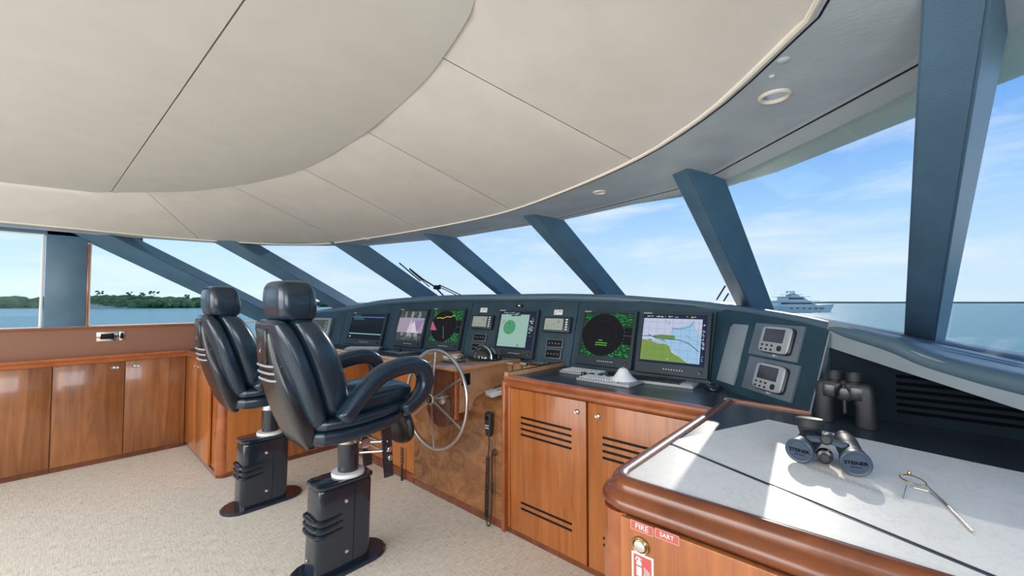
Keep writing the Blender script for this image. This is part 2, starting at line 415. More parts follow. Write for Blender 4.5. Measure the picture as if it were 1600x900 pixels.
# flat centre panels, split along a seam that runs across the boat
sy = (Z(373, 0, ZD).y + Z(175, 297, ZD).y) / 2
sa, sb = Z(175, 297, ZD), Z(373, 0, ZD); sdir = (sb - sa).normalized()
ISC = resamp(IC, 140)
cut = nearest(ISC, sa)
def flatpanel(pts):
    bm = bmesh.new(); lo = [bm.verts.new(p + V((0, 0, -.006))) for p in pts]; hi = [bm.verts.new(p + V((0, 0, .04))) for p in pts]
    f = bm.faces.new(lo); 
    for q in range(len(pts)): bm.faces.new((lo[q], lo[(q + 1) % len(pts)], hi[(q + 1) % len(pts)], hi[q]))
    bmesh.ops.triangulate(bm, faces=[f]); put('ceiling_panel', bm, M_cream2, ceil, smooth=0)
M_cream2 = simple('cream_flat_headliner', (.68, .675, .625), .55, bump=(3, .08, .01), var=.03)
star = [p for p in ISC if (p - sa).cross(sdir).z < 0]; port = [p for p in ISC if (p - sa).cross(sdir).z >= 0]
far = sa + sdir * 4.3
ins = lambda pts: pts
nrm = V((-sdir.y, sdir.x, 0)) * .003
fw = [q for q in range(len(ISC)) if (ISC[q] - sa).dot(V((-sdir.y, sdir.x, 0))) > 0]
A = [ISC[q] for q in fw]; Bk = [p for q, p in enumerate(ISC) if q not in fw]
pre = [p for q, p in enumerate(ISC) if q < fw[0]]; post = [p for q, p in enumerate(ISC) if q > fw[-1]]
flatpanel([sa + nrm] + A + [A[-1].lerp(post[0], .5) + nrm])
flatpanel(pre + [sa - nrm] + [A[-1].lerp(post[0], .5) - nrm] + post)
bm = bmesh.new(); tube(bm, [p + V((0, 0, .002)) for p in OS], .009, 8); put('edge_piping', bm, M_piping, ceil)
bm = bmesh.new(); tube(bm, [a.lerp(b, .02 / max(.02, (a - b).length)) + V((0, 0, .002)) for a, b in zip(OS, BS)], .004, 6); put('shadow_gap', bm, M_black, ceil)
bm = bmesh.new(); tube(bm, [p - V((0, 0, -.001)) for p in blkd], .005, 6); put('sealing_strip', bm, M_black, ceil)
# window-head frame, outside brow
D = V((0, 1.80, -1.0))
GT = [V((-5.16, .43, ZO)), V((-4.90, 1.38, ZO)), V((-4.08, 2.20, ZO)), V((-2.93, 2.46, ZO)), V((-1.74, 2.455, ZO)), V((-.58, 2.20, ZO)), V((.20, 1.45, ZO)), V((.47, .55, ZO))]
def outw(pts, q):
    a = pts[q] - pts[max(0, q - 1)]; b = pts[min(len(pts) - 1, q + 1)] - pts[q]; t = (a.normalized() + b.normalized()) if a.length and b.length else (a + b)
    return V((-t.y, t.x, 0)).normalized()
bm = bmesh.new(); n = len(blk)
KO = [.03, .03, .03, .03, .03, .03, .06, .09, .10, .13, .13, .13, .13]; KB = [.1, .1, .1, .1, .12, .15, .3, .7, .8, 1, 1, 1, 1]
r0 = [p - outw(blk, q) * .10 + V((0, 0, .003)) for q, p in enumerate(blk)]; r1 = [p + outw(blk, q) * KO[q] + V((0, 0, -.006)) for q, p in enumerate(blk)]
r2 = [p + outw(blk, q) * (KO[q] + .01) + V((0, 0, .06)) for q, p in enumerate(blk)]; r3 = [p + V((0, 0, .06)) for p in blk]
grid(bm, [r0, r1, r2, r3]); struct('trim_1', bm, simple('head_frame', (.60, .63, .64), .4), smooth=20)
bm = bmesh.new()
def br(o, z): return [p + outw(blk, q) * (KO[q] + o * KB[q]) + V((0, 0, z if KB[q] > .5 or o < .02 else z + .05)) for q, p in enumerate(blk)]
grid(bm, [br(.01, .03), br(.16, .0), br(.27, .02), br(.29, .05), br(.27, .09), br(-.05, .42)]); struct('trim_2', bm, simple('brow_gelcoat', (.66, .74, .66), .4), smooth=30)

# --- raked mullions and panes
MULL = [  # inner-left, inner-right, outer-right, outer-left at head height
    [(-5.31, .07), (-5.07, .30), (-5.17, .50), (-5.29, .40)],
    [(-4.85, .99), (-4.76, 1.17), (-4.84, 1.43), (-4.93, 1.25)],
    [(-4.10, 1.82), (-4.06, 1.92), (-4.04, 2.22), (-4.14, 2.14)],
    [(-2.975, 2.13), (-2.92, 2.17), (-2.90, 2.47), (-2.98, 2.44)],
    [(-1.845, 2.16), (-1.745, 2.17), (-1.695, 2.46), (-1.80, 2.45)],
    [(-.72, 1.93), (-.627, 1.876), (-.54, 2.15), (-.64, 2.2)],
    [(.073, 1.10), (.165, 1.06), (.225, 1.38), (.12, 1.42)],
    [(.37, .30), (.47, .10), (.53, .55), (.45, .62)]]
FALL = [.85, .82, .80, .78, .78, .82, .95, .95]
for q, (poly, fl) in enumerate(zip(MULL, FALL)):
    bm = bmesh.new(); prism(bm, [V((x, y, ZO)) - D * .02 for x, y in poly], D * (fl + .02))
    bmesh.ops.bevel(bm, geom=bm.edges[:], offset=.006, segments=2, affect='EDGES')
    struct('trim_%d' % (q + 3), bm, M_mull)
for q in range(len(GT) - 1):
    a, b = GT[q], GT[q + 1]; fa, fb = FALL[q], FALL[q + 1]
    N = (b - a).cross(D).normalized(); N = N if N.y > 0 else -N
    bm = bmesh.new(); pts = [a - D * .02, b - D * .02, b + D * fb, a + D * fa]; prism(bm, pts, N * .008)
    wn = thing('window_%d' % (q + 1), 'x', 'x', a); del wn['label']; del wn['category']; wn['kind'] = 'structure'
    put('pane', bm, M_glass, wn, smooth=0)
    bm = bmesh.new()
    for u, v_, nme in ((pts[0], pts[1], 0), (pts[3], pts[2], 0)): tube(bm, [u, v_], .012, 6)
    put('window_frame', bm, M_white, wn)

# --- port wall: tan vinyl band, sill, pillar, side windows
XW = -5.30
bm = bmesh.new(); box(bm, (XW - .03, -1.1, 1.085), (.06, 4.6, .27)); box(bm, (XW - .03, -1.1, .47), (.06, 4.6, .96)); struct('wall_left', bm, M_brownv)
bm = bmesh.new(); box(bm, (XW + .004, -1.1, 1.222), (.05, 4.6, .018), .006); struct('trim_11', bm, M_trimw)
bm = bmesh.new(); box(bm, (XW - .03, .06, 1.66), (.10, .25, .85), .006); struct('trim_12', bm, M_mull)
bm = bmesh.new(); box(bm, (XW - .03, -1.5, 2.06), (.1, 4.1, .06)); struct('trim_13', bm, M_mull)
bm = bmesh.new(); box(bm, (XW + .015, .192, 1.60), (.02, .014, .74), .003); struct('trim_14', bm, M_trimw)
wn = thing('window_9', 'x', 'x', (XW, 1, 1.23)); del wn['label']; del wn['category']; wn['kind'] = 'structure'
tri = [V((XW - .02, .20, 1.23)), V((XW - .02, 1.62, 1.23)), V((XW - .02, .20, 1.99))]
bm = bmesh.new(); prism(bm, tri, (-.008, 0, 0)); put('pane', bm, M_glass, wn, smooth=0)
bm = bmesh.new()
for a, b in ((tri[0], tri[1]), (tri[1], tri[2]), (tri[2], tri[0])): tube(bm, [a + V((.012, 0, 0)), b + V((.012, 0, 0))], .011, 6)
put('window_frame', bm, M_white, wn)
wn = thing('window_10', 'x', 'x', (XW, -1, 1.23)); del wn['label']; del wn['category']; wn['kind'] = 'structure'
bm = bmesh.new(); box(bm, (XW - .03, -1.0, 1.63), (.008, 1.86, .80)); put('pane', bm, M_glass, wn, smooth=0)
bm = bmesh.new()
for a, b in (((-.08), 1.23), (-.08, 2.03)): tube(bm, [V((XW - .01, -.08, b)), V((XW - .01, -1.92, b))], .011, 6)
tube(bm, [V((XW - .01, -.08, 1.23)), V((XW - .01, -.08, 2.03))], .011, 6); put('window_frame', bm, M_white, wn)
bm = bmesh.new(); box(bm, (XW - .03, -2.2, 1.63), (.10, .5, .85)); struct('trim_15', bm, M_mull)
# starboard wall, low part beside the camera
bm = bmesh.new(); box(bm, (.53, -.8, .6), (.06, 4.2, 1.2)); struct('wall_right', bm, M_brownv)

# --- downlights in the soffit
def downlight(px, py, r, label):
    p = Z(px, py, ZO); t = thing('ceiling_light', label, 'ceiling light', p, 0)
    def ring(bm): lathe(bm, [(r * .68, .012), (r * .70, -.002), (r * .85, -.007), (r, -.004), (r * 1.02, .002), (r, .004)], Matrix.Translation(p), 32)
    part('bezel', t, M_piping, ring)
    part('reflector', t, M_chrome, lambda bm: lathe(bm, [(r * .70, -.001), (r * .55, .02), (.001, .022)], Matrix.Translation(p), 24))
    part('bulb', t, M_lgrey, lambda bm: lathe(bm, [(.001, .004), (r * .25, .008), (r * .3, .022)], Matrix.Translation(p), 16))
downlight(1210, 150, .042, 'round recessed ceiling light with cream ring, nearest, above the chart table')
downlight(937, 300, .036, 'small recessed ceiling light in the soffit between the two pillars right of the helm')
downlight(573, 373, .034, 'farthest recessed ceiling light in the soffit above the left monitors')

for px, py, r in ((1224, 94, .016), (1206, 119, .009)):     # two covered screw caps beside the nearest light
    p = Z(px, py, ZO); part('cover_cap', ceil, M_soffit, lambda bm: lathe(bm, [(r, .001), (r * .85, -.003), (r * .4, -.005), (.001, -.0055)], Matrix.Translation(p), 20), smooth=70)

# ================================================================== OUTSIDE
SEA = -4.0
bm = bmesh.new(); pts = []
box(bm, (0, 0, SEA - .5), (14000, 14000, 1)); struct('sea', bm, M_sea)
# island
def isl(px, py): return Z(px, py, SEA)
shore = [(-300, 481.5), (-60, 481.5), (60, 481.5), (140, 481.8), (200, 481.6), (260, 481.2), (320, 480.6), (400, 480.4), (470, 480), (520, 479)]
sp = cat([isl(*p) for p in shore], 12)
hts = []
bm = bmesh.new(); rows = [[], [], [], []]
for q, p in enumerate(sp):
    o = V((p.x, p.y, 0)).normalized(); t = q / len(sp)
    rows[0].append(p + V((0, 0, -.3))); rows[1].append(p + o * 5 + V((0, 0, 1.2 + .5 * noise.noise(p * .05))))
    rows[2].append(p + o * 25 + V((0, 0, 5))); rows[3].append(p + o * 120 + V((0, 0, -1)))
grid(bm, rows); island = struct('island', bm, M_shore)
def blob(bm, c, r, sq=.75, jag=.35):
    rr = bmesh.ops.create_icosphere(bm, subdivisions=2, radius=1)
    s = random.random() * 50
    for v in rr['verts']:
        k = 1 + jag * noise.noise(v.co * 2.2 + V((s, s, s))) + .25 * noise.noise(v.co * 6 + V((s, 0, s)))
        v.co = V(c) + V((v.co.x * r * k, v.co.y * r * k, v.co.z * r * sq * k))
def hh(px):   # vegetation height above the water along the shore
    tb = [(-260, 12), (100, 11), (150, 11.5), (200, 12.5), (260, 11.5), (300, 10), (330, 10.5), (380, 9), (430, 7.5), (480, 7.5), (500, 7), (520, 3)]
    for (a, ha), (b, hb) in zip(tb, tb[1:]):
        if px <= b: return ha + (hb - ha) * (px - a) / (b - a)
    return 3
bm = bmesh.new(); bm2 = bmesh.new()
for k in range(950):
    px = random.uniform(-290, 522) if k % 3 else random.uniform(110, 330); p = isl(px, 481.4 - max(0, px - 250) * .007 + random.uniform(-.2, .2)); o = V((p.x, p.y, 0)).normalized()
    back = random.random() ** .8; h = hh(px); r = random.uniform(1.8, 4.0) * p.length / 400
    c = p + o * (2 + back * 30); c.z = SEA + 1.2 + (h - 1.8) * (back ** .7) * random.uniform(.75, 1.0) - r * .4
    blob(bm2 if random.random() < .3 else bm, c, r, .8)
for b_, m_ in ((bm, M_bush), (bm2, M_bush2)):
    o = put('shrubs', b_, m_, island); o['kind'] = 'stuff'
for px, ht, lb in ((155, 4.5, 'low spreading tree rising over the island scrub at far left of the side window'), (241, 4.0, 'small bushy tree on the island, middle of the side window'), (220, 2.6, 'thin shrubby tree on the island, left of the bushy one'), (272, 3.2, 'flat crowned tree on the island near the small headrest')):
    pass
trees = [(155, 17.0, 1.6, 'low spreading tree above the island scrub, leftmost in the side window'), (201, 15.8, 1.0, 'thin young tree above the island scrub, second from left'), (240, 16.6, 2.0, 'wide flat-topped tree, largest standing above the island scrub'), (222, 15.8, .9, 'slim tree just left of the widest island tree'), (292, 13.2, .9, 'lone small tree on the island nearest to the left chair headrest')]
for px, ht, wd, lb in trees:
    p = isl(px, 481); o = V((p.x, p.y, 0)).normalized(); b = p + o * 24; b.z = SEA + 5
    t = thing('tree', lb, 'tree', b, 0, 'trees on the island'); top = SEA + ht * .98
    part('trunk', t, M_trunk, lambda bm: tube(bm, [b, b + V((.3, .2, (top - b.z) * .6)), V((b.x + .2, b.y, top - 1))], [.35, .25, .12], 6))
    def crown(bm):
        for k in range(int(7 + 4 * wd)): blob(bm, V((b.x + random.uniform(-2, 2) * wd, b.y + random.uniform(-2, 2) * wd, top - random.uniform(.2, 3.4))), random.uniform(.5, 1.1), .7, .8)
    part('crown', t, M_bush, crown)
# far shore on the right
bm = bmesh.new(); pl = [Z(x, 474, SEA) for x in range(1180, 1640, 30)]
grid(bm, [[p for p in pl], [p + V((0, 0, 7.0 + 1.5 * noise.noise(p * .01))) for p in pl], [p * 1.05 + V((0, 0, 2)) for p in pl]]); struct('distant_shore', bm, simple('hazy_shore', (.16, .22, .18), .9))
# motor yacht
A0, A1 = Z(1192, 487.5, SEA), Z(1304, 487.5, SEA); A1 = A0 + (A1 - A0)
ydir = (A1 - A0).normalized(); YL = (A1 - A0).length; ym = (A0 + A1) / 2
yt = thing('motor_yacht', 'white multi-deck motor yacht anchored on the water beyond the starboard windscreen', 'yacht', M=frame(ym, (0, 0, 1), ydir))
YM = W[yt.name]; k_ = YL / 36
def hull(bm):
    rings = []
    for t in [0, .1, .3, .5, .7, .85, .95, 1]:
        x = (t - .5) * 36; wv = 3.7 * (1 - max(0, (t - .45) / .55) ** 2.2) + .05; sh = 3.0 + 1.2 * max(0, t - .4) ** 1.2 * 1.6; fl = .25 * t
        xx = x + 0; r = [(xx - 2.2 * (t > .8) * (t - .8) * 5, -wv * .75, -.3), (xx, -wv, sh), (xx, wv, sh), (xx - 2.2 * (t > .8) * (t - .8) * 5, wv * .75, -.3)]
        rings.append([YM @ (V(p) * k_) for p in r])
    loft(bm, rings)
part('hull', yt, M_white, hull)
M_yw = simple('yacht_glass', (.03, .05, .06), .15)
M_stripe = M_yw
def deck(bm, x0, x1, z0, z1, wv, rk=1.0):
    r = [(x0, -wv, z0), (x1, -wv, z0), (x1 - rk * (z1 - z0), -wv, z1), (x0 + .2, -wv, z1)]
    prism(bm, [YM @ (V(p) * k_) for p in r], (YM.to_3x3() @ V((0, 2 * wv * k_, 0))))
for nm, x0, x1, z0, z1, wv in (('main_deck', -13, 7.5, 3.0, 5.4, 3.3), ('upper_deck', -9, 3.5, 5.4, 7.5, 2.9), ('bridge_deck', -5, 0, 7.5, 8.6, 2.2)):
    part(nm, yt, M_white, lambda bm: deck(bm, x0, x1, z0, z1, wv, 1.4), smooth=0)
    part('deck_edge', yt, M_white, lambda bm: deck(bm, x0 - 2.5, x1 + .5, z1, z1 + .22, wv + .25, 0), smooth=0)
    part('window_band', yt, M_yw, lambda bm: deck(bm, x0 + 2, x1 - 2.4, z0 + .9, z0 + 1.75, wv + .06, 1.2), smooth=0)
for q in range(6):
    part('porthole', yt, M_yw, lambda bm: box(bm, V(((-6 + q * 3.1) * k_, 0, 1.9 * k_)), (1.0 * k_, 7.6 * k_, .5 * k_), 0, YM), smooth=0)
part('mast', yt, M_white, lambda bm: [tube(bm, [YM @ (V((-3.4, 0, 8.5)) * k_), YM @ (V((-4.2, 0, 11)) * k_)], [.5 * k_, .25 * k_], 6), tube(bm, [YM @ (V((-5.2, 0, 10.2)) * k_), YM @ (V((-3.2, 0, 10.2)) * k_)], .15 * k_, 6)])
for q in (-5.6, -2.4):
    part('radar_dome', yt, M_white, lambda bm: lathe(bm, [(.2, 0), (.7, .3), (.7, .8), (.3, 1.2), (.01, 1.3)], YM @ Matrix.Translation((q * k_, 0, 9.4 * k_)) @ Matrix.Scale(k_, 4), 10))

# ================================================================== DASHBOARD (fascia, coaming, shelf)
JB = [V(p) for p in [(-5.22, 1.86, .97), (-4.55, 2.14, .97), (-3.86, 2.27, .97), (-2.76, 2.41, .97), (-1.72, 2.55, .97), (-.75, 2.555, .97), (-.23, 2.05, .97), (.07, 1.83, .97), (.45, 1.545, .97)]]
OUTD = [V(p).normalized() for p in [(-.35, 1, 0), (-.25, 1, 0), (-.15, 1, 0), (-.05, 1, 0), (0, 1, 0), (.12, 1, 0), (.66, .75, 0), (.6, .8, 0), (.6, .8, 0)]]
TILT = .30
def jt(q, z): return JB[q] + OUTD[q] * TILT * (z - .97) + V((0, 0, z - .97))
# heights of the coaming, from the sight line of its top edge
edgepx = [(395, 499), (440, 492), (500, 484), (560, 475), (600, 468), (660, 463), (720, 460), (800, 459), (870, 458), (930, 459), (970, 460), (1040, 465), (1100, 470), (1150, 476), (1205, 484), (1260, 493), (1320, 506), (1400, 526), (1474, 555)]
poly = [jt(q, 1.45) for q in range(9)]
poly = cat(poly, 6)
def hit(px, py):
    r = ray(px, py)
    for a, b in zip(poly, poly[1:]):
        n = (b - a).cross(V((0, 0, 1))); t = (a - CAM).dot(n) / r.dot(n); p = CAM + r * t
        d = (b - a); d.z = 0; u = (p - a).dot(d) / d.length_squared
        if t > 0 and -.001 <= u <= 1.001: return p
cpts = [h for h in (hit(*p) for p in edgepx) if h]
cpts = [V((-5.25, 2.02, cpts[0].z - .03))] + cpts + [V((cpts[-1].x + .3, cpts[-1].y - .24, cpts[-1].z - .05))]
CO = cat(cpts, 5)
def cz(x):
    for a, b in zip(CO, CO[1:]):
        if a.x <= x <= b.x: return a.z + (b.z - a.z) * (x - a.x) / max(1e-6, b.x - a.x)
    return CO[-1].z if x > 0 else CO[0].z
dash = thing('dashboard', 'long curved navy dashboard carrying the screens under the windscreen', 'dashboard', (-2.3, 2.5, .97))
bm = bmesh.new()
CR = .044
prof = []
prev = None; rings = []
for q, p in enumerate(CO):
    t = (CO[min(q + 1, len(CO) - 1)] - CO[max(q - 1, 0)]); o = V((-t.y, t.x, 0)).normalized()
    CR = .034 if p.x < -1 else (.034 + (p.x + 1) / .75 * -.009 if p.x < -.25 else min(.034, .025 + (p.x + .25) * .03))
    c = p - V((0, 0, CR))
    ring = [c + o * .05 + V((0, 0, -.05)), c + o * .01 + V((0, 0, -.05))]
    for a in range(7):
        an = -PI * .50 + a * PI * .85 / 6 - PI * .0
        ring.append(c - o * (CR * math.cos(an)) * 1.1 + V((0, 0, CR * math.sin(an))))
    ring.append(c + o * .03 + V((0, 0, CR * .80))); ring.append(c + o * 1.0 + V((0, 0, -.15))); ring.append(c + o * 1.0 + V((0, 0, -.19)))
    rings.append(ring)
loft(bm, rings); put('coaming', bm, M_dashtop, dash, smooth=50)
bm = bmesh.new(); grid(bm, [[r[-1] + V((0, 0, .03)) for r in rings], [V((r[-1].x, r[-1].y, -.3)) for r in rings]]); struct('wall_front', bm, M_white)
for q in range(0, 6):
    n = 10; rows = [[], [], []]
    for k in range(n + 1):
        t = k / n; b = JB[q].lerp(JB[q + 1], t); o = OUTD[q].lerp(OUTD[q + 1], t).normalized()
        z = cz(b.x + o.x * .13) - .035; tp = b + o * TILT * (z - .97) + V((0, 0, z - .97))
        if q == 2 or q == 1: pass
        rows[0].append(b - V((0, 0, .03))); rows[1].append(b.lerp(tp, .5)); rows[2].append(tp)
    g = .003
    for r in rows: r[0] = r[0] + (r[1] - r[0]).normalized() * g; r[-1] = r[-1] + (r[-2] - r[-1]).normalized() * g
    bm = bmesh.new()
    back = [[p + V((0, .05, 0)) for p in r] for r in rows]
    grid(bm, [back[0]] + rows + [back[2]])
    e0 = [back[0][0], rows[0][0], rows[1][0], rows[2][0], back[2][0]]; e1 = [back[0][-1], rows[0][-1], rows[1][-1], rows[2][-1], back[2][-1]]
    for e in (e0, e1): bm.faces.new([bm.verts.new(p) for p in e])
    put('fascia_panel', bm, M_dash, dash, smooth=20)
bm = bmesh.new(); tops = [jt(q, 1.30 if q < 7 else 1.15) + V((0, .06, 0)) for q in range(7)]; grid(bm, [[p + V((0, .07, -.1)) for p in JB[:7]], [p for p in tops]]); put('backing', bm, M_black, dash)
# recess at the starboard end: pale strip under the coaming, dark back wall with louvres
SP = (V((-.150, 2.135, 0)), V((.6, .8, 0)))
a1, a2 = P(1295, 512, *SP), P(1474, 580, *SP); b1, b2 = P(1290, 541, *SP), P(1474, 601, *SP)
ex = lambda p, q: q + (q - p) * .9
bm = bmesh.new(); prism(bm, [a1 + V((0, 0, .03)), b1, b2, ex(b1, b2), ex(a1, a2) + V((0, 0, .03)), a2 + V((0, 0, .03))], V((.6, .8, 0)) * .02); put('fascia_strip', bm, M_lgrey, dash, smooth=0)
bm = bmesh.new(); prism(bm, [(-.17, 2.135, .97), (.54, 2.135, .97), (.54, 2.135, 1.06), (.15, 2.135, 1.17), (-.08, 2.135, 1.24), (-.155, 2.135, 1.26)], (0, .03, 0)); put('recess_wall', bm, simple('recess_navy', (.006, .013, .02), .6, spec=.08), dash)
bm = bmesh.new(); e_a, e_b = jt(6, .985), jt(6, 1.32); prism(bm, [e_a, e_a + V((.006, -.006, 0)), e_b + V((.006, -.006, 0)), e_b], (.012, .05, 0)); put('end_edge', bm, M_lgrey, dash, smooth=0)
M_louv = simple('louvre_black', (.003, .004, .005), .8, spec=.02)
lv0 = P(1400, 588, (0, 2.13, 0), (0, 1, 0))
for k in range(6):
    z = lv0.z - k * .026; pbox('louvre', dash, M_louv, (lv0.x + .16, 2.130, z), (.32, .012, .010), .002, Matrix())
# ================================================================== COUNTERS / CABINETS
MOULD = [(-.02, .008), (.012, .010), (.022, .004), (.026, -.008), (.022, -.018), (.030, -.022), (.040, -.032), (.040, -.046), (.030, -.058), (.012, -.062), (-.02, -.062)]
def oval_pull(parent, c, n, r=.016, wid=1.5):
    M = frame(c, n, V((0, 0, 1)).cross(V(n)))
    h = part('handle', parent, M_steel, lambda bm: lathe(bm, [(.001, .004), (r * .55, .001), (r * .8, .0035), (r, .005), (r * 1.1, .002), (r * 1.12, 0)], M @ Matrix.Diagonal((wid, 1, 1, 1)), 24))
    part('latch', h, M_chrome, lambda bm: lathe(bm, [(r * .62, .001), (r * .5, .006), (.001, .008)], M @ Matrix.Translation((r * .1, 0, 0)) @ Matrix.Diagonal((wid * .85, .8, 1, 1)), 16))
# port side cabinets
XF = -5.25
for (y0, y1, lb) in ((0.0, .90, 'cherry side cabinet under the side window, the pair of doors nearest the corner'), (-.90, 0.0, 'cherry side cabinet at the far left edge, aft of the first pair of doors')):
    t = thing('side_cabinet', lb, 'cabinet', (XF - .03, (y0 + y1) / 2, 0), 0, 'cabinets along the port wall')
    pbox('body', t, M_doorp, (XF - .018, (y0 + y1) / 2, .47), (.03, y1 - y0 - .002, .86))
    pbox('toe_kick', t, M_dark, (XF - .02, (y0 + y1) / 2, .028), (.02, y1 - y0 - .002, .05))
    for q in range(2):
        ya, yb = y0 + (y1 - y0) * q / 2, y0 + (y1 - y0) * (q + 1) / 2
        d = pbox('door', t, M_doorp, (XF + .005, (ya + yb) / 2, .475), (.02, yb - ya - .006, .85), .003)
        oval_pull(d, (XF + .016, (yb - .07) if q == 0 else (ya + .07), .85), (1, 0, 0), .014, 1.9)
bm = bmesh.new(); sweep(bm, [V((XF - .005, -3.2, .96)), V((XF - .005, .9, .96))], MOULD); o = put('cabinet_moulding', bm, M_trimw); tag(o, 'rounded cherry moulding along the top of the side cabinets', 'moulding')
# chrome switch plate in the tan band
t = thing('switch_plate', 'chrome wall plate with two dark sockets under the side window', 'switch plate', (XW, .35, 1.13))
c1 = P(173, 527, (XW, 0, 0), (1, 0, 0)); 
a, b = P(150, 533, (XW, 0, 0), (1, 0, 0)), P(195, 518, (XW, 0, 0), (1, 0, 0))
w_ = b.y - a.y; mid = (a + b) / 2
pbox('plate', t, M_chrome, (XW + .004, a.y + w_ * .39, mid.z), (.008, w_ * .76, .085), .003)
pbox('plate', t, M_chrome, (XW + .004, a.y + w_ * .9, mid.z), (.008, w_ * .2, .085), .003)
pbox('socket', t, M_black, (XW + .009, a.y + w_ * .38, mid.z), (.006, w_ * .48, .05), .004)
pbox('socket', t, M_black, (XW + .009, a.y + w_ * .9, mid.z), (.006, w_ * .13, .05), .003)

# return cabinet between the side cabinets and the consoles
t = thing('corner_cabinet', 'cherry corner cabinet with rounded post, behind the left chair', 'cabinet', (-4.6, 1.4, 0))
YR = .905; XR = -4.05
pbox('body', t, M_door, (-4.66, 1.42, .47), (1.10, .98, .86))
pbox('door', t, M_door, (-5.015, YR + .008, .475), (.45, .02, .85), .003)
pbox('door', t, M_door, (-4.545, YR + .008, .475), (.48, .02, .85), .003)
for x in (-4.86, -4.72): oval_pull(t, (x, YR - .003, .845), (0, -1, 0), .012, 1.2)
part('corner_post', t, M_trimw, lambda bm: lathe(bm, [(.055, .03), (.055, .90)], Matrix.Translation((XR - .055, YR + .06, 0)), 24))
pbox('side_panel', t, M_door, (XR - .012, 1.465, .47), (.02, 1.0, .86), .002)
part('plinth', t, M_dark, lambda bm: prism(bm, [(-5.24, YR + .02, 0), (XR - .05, YR + .012, 0), (XR - .006, YR + .05, 0), (XR - .006, 1.91, 0), (-5.24, 1.91, 0)], (0, 0, .038)))
bm = bmesh.new(); sweep(bm, rounded([V((-5.22, YR + .02, .96)), V((XR - .01, YR + .02, .96)), V((XR - .01, 1.91, .96))], .06), MOULD); put('top_moulding', bm, M_trimw, t)
part('countertop', t, M_counter, lambda bm: prism(bm, [(-5.23, .91, .955), (-4.085, .91, .955), (-4.085, 2.22, .955), (-4.55, 2.13, .955), (-5.23, 1.85, .955)], (0, 0, .018)))
# red sign on the return cabinet: strip with white marks
sM = frame((-4.27, YR - .0045, .82), (0, -1, 0), (1, 0, 0))
s = thing('safety_sign', 'narrow vertical red safety sticker with white marks on the corner cabinet', 'sign', (-4.27, YR - .0045, .82))
pr = Print(sM, .055, .19); pr.rect(0, 0, 1, 1, (.75, .75, .72)); pr.rect(.08, .02, .92, .98, (.55, .03, .03))
for k in range(5): pr.rect(.3, .35 + k * .11, .75, .40 + k * .11, (.85, .85, .85)); 
pr.rect(.2, .06, .8, .26, (.85, .85, .85)); pr.rect(.4, .09, .6, .22, (.6, .05, .05)); pr.build('sticker', M_print, s)

# port console: counter left of the helm
t = thing('port_console', 'left console with black top and pale wood lip, behind the chairs', 'console', (-3.4, 2.1, 0))
pbox('body', t, M_door, (-3.42, 2.14, .48), (1.23, .36, .90))
pbox('skirting', t, M_dark, (-3.42, 1.955, .035), (1.23, .016, .07), .003)
part('countertop', t, M_counter, lambda bm: prism(bm, [(-4.08, 1.905, .955), (-2.825, 1.95, .955), (-2.825, 2.41, .955), (-3.86, 2.28, .955), (-4.08, 2.24, .955)], (0, 0, .018)))
bm = bmesh.new(); sweep(bm, [V((-4.1, 1.905, .972)), V((-2.80, 1.95, .972))], MOULD); put('edge_moulding', bm, M_light, t)

# starboard console (two louvred doors)
YM_ = 1.965
t = thing('starboard_console', 'cherry console cabinet with two slotted doors right of the wheel', 'console', (-1.2, 2.2, 0))
pbox('body', t, M_door, (-1.131, 2.27, .46), (1.278, .57, .90))
pbox('stile', t, M_door, (-1.79, 2.02, .47), (.045, .14, .90), .004)
pbox('end_panel', t, M_light, (-1.79, 2.26, .70), (.035, .62, .60), .006)
part('fiddle_rail', t, M_light, lambda bm: prism(bm, [(-1.806, 1.94, .955), (-1.806, 1.94, 1.0), (-1.806, 2.56, 1.0), (-1.806, 2.56, .955)], (.032, 0, 0)))
pbox('toe_kick', t, M_dark, (-1.19, YM_ - .006, .015), (1.24, .02, .03))
def slots(bm, xs, zs, L, y):
    for x in xs:
        for z in zs: box(bm, (x, y, z), (L, .006, .014), .0029, None, 3)
for q, (x0, x1) in enumerate(((-1.764, -1.208), (-1.196, -.62))):
    d = pbox('door', t, M_door, ((x0 + x1) / 2, YM_ - .004, .462), (x1 - x0, .022, .885), .003)
    cx = -1.489 if q == 0 else -.92
    for z in (.735, .70, .665, .63, .215, .18):
        part('slot', d, M_black, lambda bm: box(bm, (cx, YM_ - .0145, z), (.375, .004, .014), .0019))
    oval_pull(d, (-1.265 if q == 0 else -1.133, YM_ - .016, .842), (0, -1, 0), .013, 1.25)
bm = bmesh.new(); sweep(bm, [V((-1.81, YM_ - .005, .972)), V((-.56, YM_ - .005, .972))], MOULD); put('edge_moulding', bm, M_trimw, t)
pbox('end_cap', t, M_trimw, (-1.80, 1.955, .475), (.03, .075, .945), .01)
part('countertop', t, M_counter, lambda bm: prism(bm, [(-1.775, YM_ - .01, .955), (-.5, YM_ - .01, .955), (-.2, 2.2, .955), (-.6, 2.6, .955), (-1.775, 2.6, .955)], (0, 0, .018)))

